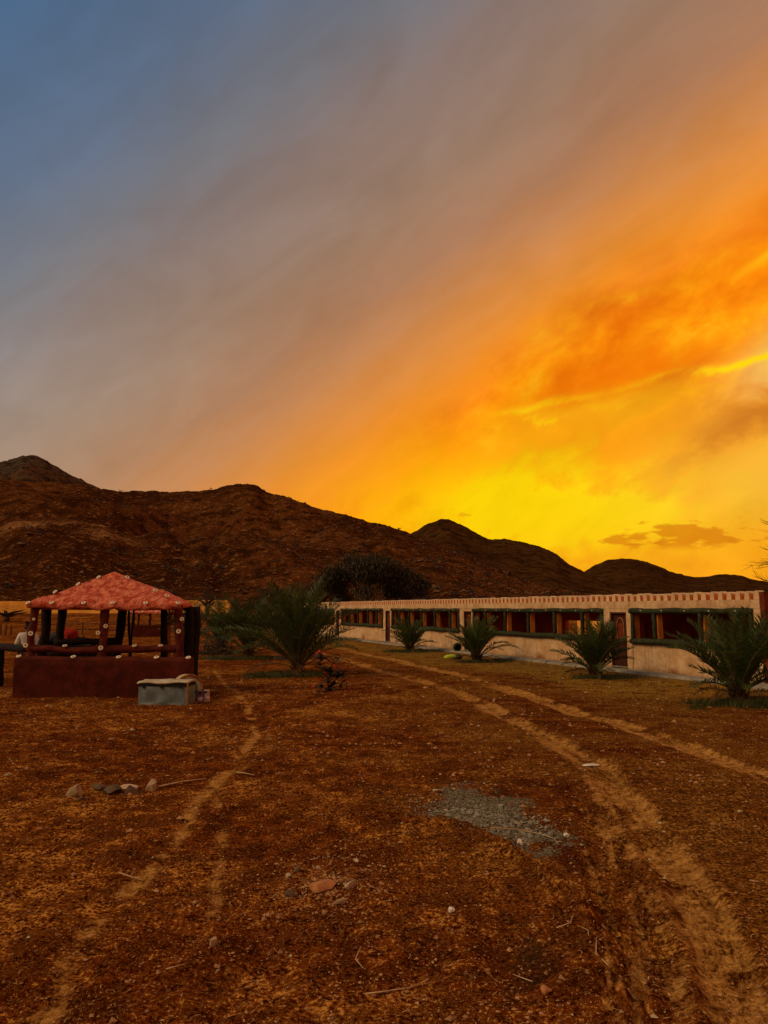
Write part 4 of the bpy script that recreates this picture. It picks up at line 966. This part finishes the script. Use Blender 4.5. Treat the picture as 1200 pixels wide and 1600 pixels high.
def palm(i, x, y, tip, reach, nf, seed, label, m='frond'):
    rg = random.Random(seed * 31); g = empty('date_palm', (x, y, gz(x, y))); tag(g, label, 'palm', 'young date palms')
    sc = tip / 2.6; st = .34 * sc
    t = MB(); n = 9; pts = [(0, 0, -.15 + (st + .15) * k / (n - 1)) for k in range(n)]; t.tube(pts, [.11 + .07 * math.sin(math.pi * min(1, k / (n - 1) + .2)) for k in range(n)], 12, .12, seed); t.build('trunk', MT['boots'], g, True)
    for k in range(16):
        an = k * 2.4; q = MB(); r = .13; z = .02 + st * (k / 16); q.tube([(r * math.cos(an), r * math.sin(an), z), ((r + .07) * math.cos(an), (r + .07) * math.sin(an), z + .10), ((r + .10) * math.cos(an), (r + .10) * math.sin(an), z + .19)], [.032, .026, .012], 6, .1, k); q.build('leaf_stub', MT['boots'], g)
    tl = ((seed * 37) % 11 - 5) * .018
    var = []
    for v in range(5):
        Lf = tip * (.90 + .05 * v)
        var.append((frond_mesh('frond', Lf, R(84 - v), R(22 + 6 * v), int(28 + 8 * sc), .40 * sc + .06, seed * 10 + v, MT[m]),
                    frond_mesh('frond', Lf * .92, R(70 - v * 2), R(30 + 7 * v), int(28 + 8 * sc), .42 * sc + .06, seed * 10 + v + 50, MT[m]),
                    frond_mesh('frond', reach * 1.20, R(52 - v * 4), R(30 + 9 * v), int(24 + 8 * sc), .36 * sc + .06, seed * 10 + v + 100, MT[m])))
    for k in range(nf):
        u = (k + .5) / nf; cl = 0 if u < .34 else (1 if u < .74 else 2)
        o = link('frond', var[rg.randrange(5)][cl], g); an = k * 2.39996 + rg.uniform(-.3, .3)
        o.location = (.06 * math.cos(an), .06 * math.sin(an), st * (1.0 - .35 * u)); o.rotation_euler = (rg.uniform(-.35, .35), rg.uniform(-.16, .12) + tl, an); s_ = rg.uniform(.80, 1.06); o.scale = (s_, s_, s_)
    dm = frond_mesh('dead_frond', reach * .95, R(28), R(75), 18, .26 * sc + .04, seed * 10 + 200, MT['dead_frond'])
    for k in range(5 if seed != 4 else 3):
        o = link('dead_frond', dm, g); an = k * 1.9 + seed; o.location = (.08 * math.cos(an), .08 * math.sin(an), st * .55); o.rotation_euler = (rg.uniform(-.5, .5), rg.uniform(-.05, .25), an); s_ = rg.uniform(.6, .95); o.scale = (s_, s_, s_)
    return g
PL = ['largest date palm, standing alone in the middle of the yard', 'date palm just left behind the largest palm', 'date palm partly hidden behind two larger palms left of centre', 'greyish palm right beside the shelter',
      'small palm before the stable, farthest left of the wall palms', 'palm spreading wide beside the yellow bag near the stable wall', 'palm growing beside the nearest stable door', 'palm at the right edge in front of the nearest stable window']
for i, pd in enumerate(PALMS): palm(i, *pd, PL[i], 'frond_grey' if i == 3 else 'frond')

# ------------------------------------------------------------------ grass, dry tufts
def blades(name, spots, m, h0, h1, seed, label):
    rg = random.Random(seed); xs = np.array([s[0] for s in spots]); ys = np.array([s[1] for s in spots]); zs = ground_z(xs, ys); mb = MB()
    for x, y, z in zip(xs, ys, zs):
        for k in range(3):
            a = rg.uniform(0, 6.28); h = rg.uniform(h0, h1); w = .006 + h * .03; lx, ly = math.cos(a) * h * .6, math.sin(a) * h * .6; bx, by = x + rg.uniform(-.04, .04), y + rg.uniform(-.04, .04)
            px_, py_ = -math.sin(a) * w, math.cos(a) * w
            mb.add([(bx - px_, by - py_, z - .01), (bx + px_, by + py_, z - .01), (bx + lx, by + ly, z + h)], [(0, 1, 2)])
    o = mb.build(name, m); tag(o, label, 'grass', None, 'stuff')
rg = random.Random(12); sp_ = []
for gx_, gy_, rx, ry in GRASS:
    for k in range(int(1500 * rx * ry)):
        a = rg.uniform(0, 6.28); r = math.sqrt(rg.random()) * rg.uniform(.75, 1.1); sp_.append((gx_ + math.cos(a) * r * rx, gy_ + math.sin(a) * r * ry * 1.1))
blades('grass', sp_, MT['grass'], .04, .13, 1, 'short dark green grass round the feet of the palms')
sp_ = []
while len(sp_) < 5200:
    s_ = rg.uniform(-2, 44); o_ = .75 + abs(rg.gauss(0, 1.9)); x = B0.x + BS.x * s_ + BO.x * o_; y = B0.y + BS.y * s_ + BO.y * o_
    if float(vn(x * .8, y * .8, 77)) > -.05: sp_.append((x, y))
blades('dry_grass', sp_, MT['dry_grass'], .02, .07, 2, 'thin yellow dry grass along the stable pavement')

# ------------------------------------------------------------------ trees
def drooping_tree(name, x, y, D_, rx, ry, h, base, n, seed, label, lean=0.0, group=None):
    rg = random.Random(seed); zg = gz(x, y); g = empty(name, (x, y, zg)); tag(g, label, 'tree', group)
    t = MB(); t.tube([(0, 0, -.3), (.15, 0, h * .2), (.1 + lean, .1, h * .45), (lean * 1.5, 0, h * .7)], [.34, .28, .20, .10], 9, .1, seed); t.build('trunk', MT['bark'], g, True)
    for k in range(7):
        a = k * 2.4; l = MB(); l.tube([(.1 + lean * .6, 0, h * (.28 + .04 * k)), (lean + rx * .3 * math.cos(a), ry * .3 * math.sin(a), h * (.52 + .03 * k)), (lean + rx * .62 * math.cos(a), ry * .62 * math.sin(a), h * (.66 + .02 * k))], [.14, .09, .03], 6, .1, k); l.build('limb', MT['bark'], g, True)
    cr = MB(); clumps = []
    for k in range(34):
        a = rg.uniform(0, 6.283); u = rg.uniform(-.15, 1.0); rr = math.sqrt(max(0, 1 - max(0, u) ** 2)) * rg.uniform(.55, 1.0)
        clumps.append((lean + rx * rr * math.cos(a), ry * rr * math.sin(a), base + (h - base) * (.35 + .62 * u), rg.uniform(.6, 1.2)))
    for i in range(n):
        c = clumps[rg.randrange(len(clumps))]; s_ = c[3] * rx * .165
        p = Vector((c[0] + rg.gauss(0, s_), c[1] + rg.gauss(0, s_), c[2] + rg.gauss(0, s_ * .55)))
        ln = rg.uniform(.14, .36) * h / 6; a = rg.uniform(0, 6.283); dv = Vector((math.cos(a) * .45, math.sin(a) * .45, -1)).normalized()
        w = Vector((-math.sin(a), math.cos(a), 0)) * rg.uniform(.025, .05) * h / 6
        cr.add([p - w * .5, p + dv * ln * .5 + w, p + dv * ln, p + dv * ln * .5 - w], [(0, 1, 2, 3)])
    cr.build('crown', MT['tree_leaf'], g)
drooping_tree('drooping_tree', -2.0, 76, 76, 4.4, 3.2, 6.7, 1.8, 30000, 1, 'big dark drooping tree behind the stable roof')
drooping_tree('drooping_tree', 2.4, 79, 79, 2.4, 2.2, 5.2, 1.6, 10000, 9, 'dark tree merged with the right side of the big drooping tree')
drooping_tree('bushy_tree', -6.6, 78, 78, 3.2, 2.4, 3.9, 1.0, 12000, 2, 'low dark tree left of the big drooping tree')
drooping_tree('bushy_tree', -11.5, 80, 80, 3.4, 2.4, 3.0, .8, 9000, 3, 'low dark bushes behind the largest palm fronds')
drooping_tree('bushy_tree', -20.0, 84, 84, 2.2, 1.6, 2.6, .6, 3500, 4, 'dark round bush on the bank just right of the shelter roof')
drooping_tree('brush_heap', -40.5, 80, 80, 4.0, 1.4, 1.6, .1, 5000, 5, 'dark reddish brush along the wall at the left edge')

def bare_tree():
    rg = random.Random(14); x, y = 15.6, 26.0; g = empty('bare_tree', (x, y, gz(x, y))); tag(g, 'bare thorny branches reaching in at the right edge above the stable', 'tree')
    t = MB(); t.tube([(0, 0, -.2), (.1, 0, 1.2), (0, 0, 2.4), (.1, 0, 4.2)], [.2, .16, .13, .05], 8, .1, 3); t.build('trunk', MT['bark'], g, True)
    def grow(mb, p, d, L_, r, dep):
        pts = [p]; n = 5; q = p.copy(); dd = d.copy()
        for i in range(n):
            dd = (dd + Vector((rg.uniform(-.22, .22), rg.uniform(-.22, .22), rg.uniform(-.16, .2)))).normalized(); q = q + dd * L_ / n; pts.append(q.copy())
        mb.tube(pts, [r * (1 - .75 * i / n) for i in range(n + 1)], 5)
        if dep:
            for k in range(5):
                b = pts[rg.randrange(1, n + 1)]; nd = (dd * .75 + Vector((rg.uniform(-.5, .5), rg.uniform(-.6, .6), rg.uniform(-.35, .55)))).normalized(); grow(mb, b.copy(), nd, L_ * rg.uniform(.4, .62), r * .5, dep - 1)
    for k in range(15):
        z = 1.7 + k * .22; an = math.pi + rg.uniform(-.45, .45) if k % 4 != 3 else rg.uniform(-1.2, 1.2); mb = MB()
        grow(mb, Vector((.05, 0, z)), Vector((math.cos(an), math.sin(an), rg.uniform(-.05, .30))).normalized(), rg.uniform(1.35, 1.9) * (1 - .05 * abs(k - 7) * .7), .035, 2); mb.build('branch', MT['bark'], g, True)
bare_tree()

def bush():
    rg = random.Random(6); x, y = -1.36, 18.95; g = empty('flowering_shrub', (x, y, gz(x, y))); tag(g, 'straggly young shrub with red flowers in front of the largest palm', 'shrub')
    stems = [[(0, 0, -.05), (-.05, 0, .25), (-.12, .02, .55), (-.2, 0, .80), (-.27, 0, .93)], [(0, 0, 0), (.08, 0, .20), (.2, .03, .32), (.36, 0, .42)], [(0, 0, 0), (.15, -.02, .10), (.30, 0, .12), (.42, .02, .16)], [(0, 0, .02), (-.15, 0, .08), (-.3, .02, .10), (-.42, 0, .07)],
             [(-.05, 0, .25), (.03, .02, .48), (.05, 0, .66), (.10, 0, .78)], [(.42, .02, 0), (.43, 0, .1), (.42, 0, .22)]]
    for st in stems: q = MB(); q.tube(st, [.012 * (1 - .7 * i / (len(st) - 1)) + .003 for i in range(len(st))], 5); q.build('stem', MT['bark'], g)
    def clump(c, n, s_, nm, m, ls):
        mb = MB()
        for i in range(n):
            p = Vector(c) + Vector((rg.gauss(0, s_), rg.gauss(0, s_), rg.gauss(0, s_ * .7))); a = rg.uniform(0, 6.28); e = rg.uniform(-.6, .9); d = Vector((math.cos(a) * math.cos(e), math.sin(a) * math.cos(e), math.sin(e))); w = d.cross(Vector((0, 0, 1))).normalized() * ls * .36; l = ls * rg.uniform(.7, 1.3)
            mb.add([p, p + d * l * .45 + w, p + d * l, p + d * l * .45 - w], [(0, 1, 2, 3)])
        mb.build(nm, m, g)
    for c, n in (((-.22, 0, .82), 26), ((-.28, 0, .70), 16), ((-.10, 0, .55), 14), ((.03, 0, .50), 14), ((.18, .0, .36), 26), ((.33, 0, .40), 18), ((.10, 0, .76), 10), ((.0, 0, .18), 20), ((.02, 0, .06), 20), ((.28, 0, .16), 12), ((-.25, 0, .1), 14), ((-.05, 0, .32), 14)): clump(c, int(n * 1.6), .06, 'leaf_cluster', MT['bush_leaf'], .14)
    for c in ((-.30, -.02, .93), (-.22, 0, .90), (.12, -.02, .60), (.38, -.02, .46), (-.04, -.03, .28), (.36, 0, .24), (-.40, 0, .10), (-.05, -.02, .14), (-.12, 0, .46)): clump(c, 12, .03, 'flower', MT['petal'], .075)
bush()
# red flowering plant and dark shrub right of the shelter
def low_plant(name, x, y, w, h, n, m, m2, n2, seed, label):
    rg = random.Random(seed); g = empty(name, (x, y, gz(x, y))); tag(g, label, 'shrub')
    def part(nm, n_, mm, ls):
        mb = MB()
        for i in range(n_):
            a = rg.uniform(0, 6.28); r = math.sqrt(rg.random()) * w; p = Vector((r * math.cos(a), r * math.sin(a), h * rg.random() * (1 - (r / w) ** 2 * .7))); a2 = rg.uniform(0, 6.28); d = Vector((math.cos(a2), math.sin(a2), rg.uniform(-.3, .9))).normalized(); wv = d.cross(Vector((0, 0, 1))).normalized() * ls * .35
            mb.add([p, p + d * ls * .5 + wv, p + d * ls, p + d * ls * .5 - wv], [(0, 1, 2, 3)])
        mb.build(nm, mm, g)
    part('foliage', n, m, .12)
    if n2: part('flowers', n2, m2, .11)
low_plant('flowering_ground_plant', -9.6, 36.0, .9, .45, 160, MT['bush_leaf'], MT['petal'], 300, 3, 'red flowering ground plant between the shelter and the palms')
low_plant('round_shrub', -7.35, 33.2, .75, .95, 900, MT['bush_leaf'], None, 0, 4, 'dark rounded shrub at the foot of the hidden palm')

# ------------------------------------------------------------------ loose things by the stable
def blob_mesh(mb, rx, ry, rz, seed, n=14, mi=0, off=(0, 0, 0), jit=.14):
    rg = random.Random(seed); vs = []; m_ = n // 2
    for j in range(m_ + 1):
        ph = math.pi * j / m_
        for i in range(n):
            th = 2 * math.pi * i / n; k = 1 + 2 * jit * float(fbm(math.cos(th) * 1.6 + seed, math.sin(th) * 1.6 + math.cos(ph) * 1.3, 2, seed))
            vs.append((off[0] + rx * k * math.sin(ph) * math.cos(th), off[1] + ry * k * math.sin(ph) * math.sin(th), off[2] + rz * (1 - math.cos(ph)) * .5 * (1.0 + (k - 1) * .5)))
    mb.add(vs, [(j * n + i, (j + 1) * n + i, (j + 1) * n + (i + 1) % n, j * n + (i + 1) % n) for j in range(m_) for i in range(n)], mi)
g = empty('yellow_bag', (2.80, 31.5, gz(2.8, 31.5)), R(10)); tag(g, 'bright yellow green bag lying on the ground near the stable', 'bag')
q = MB(); blob_mesh(q, .30, .17, .21, 3, 18, 0, (0, 0, -.01), .22); q.build('body', MT['yellow_bag'], g, True)
q = MB(); blob_mesh(q, .13, .14, .20, 4, 14, 0, (.34, -.02, -.01), .22); q.build('black_end', MT['black'], g, True)
def tyre(x, y, r, w, label, rz, lean):
    g = empty('tyre', (x, y, gz(x, y) + .06), rz); tag(g, label, 'tyre'); q = MB(); n = 26; pr = [(-w / 2, r * .62), (-w / 2, r * .92), (-w * .32, r), (w * .32, r), (w / 2, r * .92), (w / 2, r * .62), (w * .3, r * .56), (-w * .3, r * .56), (-w / 2, r * .62)]
    rot = Matrix.Rotation(R(lean), 3, 'X') @ Matrix.Rotation(R(90), 3, 'X'); q.lathe([(b, a) for a, b in pr], n, (0, 0, r), mat=rot); q.build('tread', MT['black'], g, True)
tyre(3.45, 35.3, .20, .14, 'small black tyre leaning at the foot of the stable wall', R(25), 8)

# ------------------------------------------------------------------ stones, sticks, litter
def stone(name, x, y, sx, sy, sz, seed, m, label, rz=0, sink=.36, tilt=0.0):
    rg = random.Random(seed); bm = bmesh.new(); bmesh.ops.create_icosphere(bm, subdivisions=3, radius=1)
    cuts = [(Vector((rg.gauss(0, 1), rg.gauss(0, 1), rg.gauss(0, .8))).normalized(), rg.uniform(.34, .68)) for _ in range(11)]
    for v in bm.verts:
        for nrm, dd in cuts:
            k = v.co.dot(nrm)
            if k > dd: v.co -= nrm * (k - dd)
        p = v.co; k = 1.35 + .06 * float(fbm(p.x * 2.2 + seed, p.y * 2.2 + p.z * 1.7, 3, seed)); v.co = Vector((p.x * sx * k, p.y * sy * k, p.z * sz * k))
    me = bpy.data.meshes.new(name); bm.to_mesh(me); bm.free(); me.materials.append(m)
    o = link(name, me); o.location = (x, y, gz(x, y) + sz * (1 - 2 * sink)); o.rotation_euler = (tilt, tilt * .6, rz); tag(o, label, 'stone')
stone('stone', -.46, 5.74, .105, .085, .05, 41, MT['stone_red'], 'largest ochre flat topped stone in the middle foreground', .2, .34, .12)
stone('stone', -.68, 5.66, .045, .04, .03, 2, MT['stone_dark'], 'greyish stone just left of the largest ochre stone', .5)
stone('stone', -.245, 5.80, .045, .04, .038, 3, MT['stone'], 'small pale stone right of the largest ochre stone', .9)
stone('stone', -.32, 5.50, .055, .035, .022, 4, MT['stone'], 'flat pale chip in front of the largest ochre stone', .3)
stone('stone', -.74, 6.08, .04, .028, .028, 5, MT['stone'], 'pale pebble behind and left of the largest ochre stone', 0)
stone('stone', -.68, 6.14, .045, .03, .026, 6, MT['stone_dark'], 'dark pebble right of the pale pebble behind the ochre stone', 1)
stone('stone', -3.46, 8.62, .13, .085, .09, 7, MT['stone'], 'pale wedge shaped stone at the left end of the stone row', -.5, .34, .2)
for k, (x, y, s_, m, lb) in enumerate(((-3.24, 8.86, .10, 'stone_dark', 'dark stone just right of the pale wedge stone'), (-3.10, 8.70, .12, 'stone_dark', 'dark stone in the middle of the stone row at left'), (-2.98, 8.95, .11, 'stone', 'pale rounded stone at the back of the stone row'),
        (-2.86, 8.72, .10, 'stone_dark', 'dark stone second from the right end of the stone row'), (-2.70, 8.92, .11, 'stone', 'pale stone at the right end of the stone row'), (-3.30, 8.40, .05, 'stone_dark', 'small dark stone in front of the stone row'))):
    stone('stone', x, y, s_, s_ * .75, s_ * .62, 20 + k, MT[m], lb, k * 1.3, .33, .1)
stone('stone', 2.66, 9.98, .12, .06, .022, 30, MT['paper'], 'flat whitish slab lying on the wheel track', .2, .15)
stone('stone', .60, 8.55, .05, .035, .03, 31, MT['stone'], 'pale pebble at the far left rim of the ash patch', .2, .15)
stone('stone', 1.18, 6.74, .045, .03, .028, 32, MT['paper'], 'white fragment at the front of the ash patch', .2, .15)
stone('stone', -1.06, 4.9, .032, .028, .022, 36, MT['stone'], 'tan clod on the left path in the foreground', .7, .2)
stone('stone', .86, 4.22, .04, .03, .022, 35, MT['stone_red'], 'ochre clod in front of the dug pit', .1, .2)
def stick(pts, r, label, seed=0, m='twig', side=None):
    rg = random.Random(seed); P_ = []
    r = r * .72
    for x, y, dz in pts: P_.append((x, y, gz(x, y) + dz * .7 + r))
    b0 = Vector(P_[0]); mb = MB(); rel = [Vector(p) - b0 for p in P_]; mb.tube(rel, [r * (1 - .4 * i / (len(rel) - 1)) for i in range(len(rel))], 6, .12, seed)
    if side: i, v = side; mb.tube([rel[i], rel[i] + Vector(v)], [r * .7, r * .4], 5)
    o = mb.build('twig', MT[m], None, True); o.location = b0; tag(o, label, 'twig')
stick([(-2.08, 6.12, .02), (-1.97, 6.06, .015), (-1.85, 6.0, .015)], .009, 'bleached forked twig on the left path', 1, side=(1, (.03, .04, .05)))
stick([(-1.85, 9.62, .02), (-1.74, 9.58, .02), (-1.60, 9.48, .015)], .014, 'bleached stick across the path below the shelter', 2)
stick([(1.10, 5.02, .02), (1.20, 5.06, .02), (1.24, 5.16, .025)], .006, 'bent pale twig beside the dug pit, the farther one', 3)
stick([(1.245, 4.98, .02), (1.27, 4.90, .02), (1.24, 4.78, .025)], .006, 'bent pale twig beside the dug pit, the nearer one', 4)
stick([(1.28, 7.12, .02), (1.42, 7.0, .03), (1.50, 6.85, .03), (1.51, 6.72, .02)], .006, 'curved pale root on the ash patch', 5)
stick([(1.0, 7.25, .02), (1.15, 7.15, .03), (1.35, 7.10, .03)], .007, 'straight pale twig left of the curved root on the ash', 6)
stick([(-1.55, 8.0, .01), (-1.52, 8.06, .05)], .008, 'short white twig stub right of the left path', 7)
stick([(-.10, 4.30, .02), (.0, 4.36, .02), (.14, 4.40, .02), (.24, 4.47, .02)], .006, 'thin straw twig at the bottom centre', 8)
stick([(-.14, 4.85, .02), (-.17, 4.70, .02), (-.12, 4.58, .02)], .005, 'curled straw stalk left of the bottom centre', 9)
stick([(-1.25, 4.55, .02), (-1.16, 4.62, .02)], .006, 'short straw bit at the bottom left', 10)
stick([(1.28, 4.75, .0), (1.22, 4.55, .01), (1.30, 4.35, .01), (1.32, 4.2, .01)], .005, 'long thin root along the lip of the track', 11)
stick([(-2.65, 9.0, .02), (-2.4, 9.15, .03), (-2.15, 9.3, .02)], .012, 'pale stick at the right of the stone row', 12)
stick([(.82, 4.40, .0), (.74, 4.55, .02)], .005, 'pale splinter in the dug pit', 13)
def crumple(x, y, s_, label, seed):
    rg = random.Random(seed); bm = bmesh.new(); bmesh.ops.create_icosphere(bm, subdivisions=2, radius=s_)
    for v in bm.verts: v.co *= rg.uniform(.6, 1.15); v.co.z *= .7
    me = bpy.data.meshes.new('crumpled_paper'); bm.to_mesh(me); bm.free(); me.materials.append(MT['paper'])
    o = link('crumpled_paper', me); o.location = (x, y, gz(x, y) + s_ * .5); tag(o, label, 'litter')
crumple(.462, 5.42, .026, 'small crumpled white paper in the foreground right of the ochre stone', 1)
crumple(1.64, 6.98, .03, 'white scrap at the right end of the ash patch', 2)

def scatter():
    rg = random.Random(21); xs = []; ys = []
    for i in range(13000):
        r = 3.4 * (45 / 3.4) ** (rg.random() ** 1.25); a = R(rg.uniform(-33, 33)); xs.append(r * math.sin(a)); ys.append(r * math.cos(a))
    for i in range(1300):
        xs.append(rg.gauss(-.40, .30)); ys.append(rg.gauss(5.85, .38))
    n_brown = len(xs)
    for i in range(2600): t_ = rg.random() ** .8; xs.append(.55 + .85 * t_ + rg.gauss(0, .20)); ys.append(8.15 - 1.1 * t_ + rg.gauss(0, .26))
    xs = np.array(xs); ys = np.array(ys); zs = ground_z(xs, ys); pb = MB(); sw = MB(); wh = MB(); gv = MB()
    for i, (x, y, z) in enumerate(zip(xs, ys, zs)):
        r = math.hypot(x, y); k = rg.random(); s_ = rg.uniform(.004, .010) if k < .72 else (rg.uniform(.010, .018) if k < .97 else rg.uniform(.018, .034)); s_ *= max(.8, min(2.6, r / 7)) * (1 if r < 14 else .8)
        tgt = (wh if rg.random() < .06 else pb) if i < n_brown else gv
        tgt.add([(x + p[0], y + p[1], z + p[2] + s_ * .25) for p in octa(rg, s_)], OF)
    o = pb.build('pebbles', MT['pebble']); tag(o, 'small brown pebbles and clods strewn over the dirt', 'pebbles', None, 'stuff')
    o = gv.build('gravel', MT['gravel']); tag(o, 'loose grey gravel and ash spread in a patch right of centre', 'gravel', None, 'stuff')
    o = wh.build('pale_pebbles', MT['stone']); tag(o, 'pale stone chips strewn over the dirt', 'pebbles', None, 'stuff')
    xs = []; ys = []
    for i in range(2200):
        r = 3.6 * (26 / 3.6) ** (rg.random() ** 1.2); a = R(rg.uniform(-33, 33)); xs.append(r * math.sin(a)); ys.append(r * math.cos(a))
    xs = np.array(xs); ys = np.array(ys); zs = ground_z(xs, ys)
    for x, y, z in zip(xs, ys, zs):
        a = rg.uniform(0, 6.28); l = rg.uniform(.015, .06) * max(1, math.hypot(x, y) / 9); w = rg.uniform(.0012, .0028) * max(1, math.hypot(x, y) / 7); c, s_ = math.cos(a), math.sin(a); zz = z + .008; b = rg.uniform(-.3, .3) * l
        sw.add([(x - s_ * w, y + c * w, zz), (x + s_ * w, y - c * w, zz), (x + c * l * .5 - s_ * b + s_ * w, y + s_ * l * .5 + c * b - c * w, zz + .006), (x + c * l * .5 - s_ * b - s_ * w, y + s_ * l * .5 + c * b + c * w, zz + .006), (x + c * l, y + s_ * l, zz)], [(0, 1, 2, 3), (3, 2, 4)])
    o = sw.build('straw', MT['straw']); tag(o, 'bits of dry straw strewn over the dirt', 'straw', None, 'stuff')
scatter()
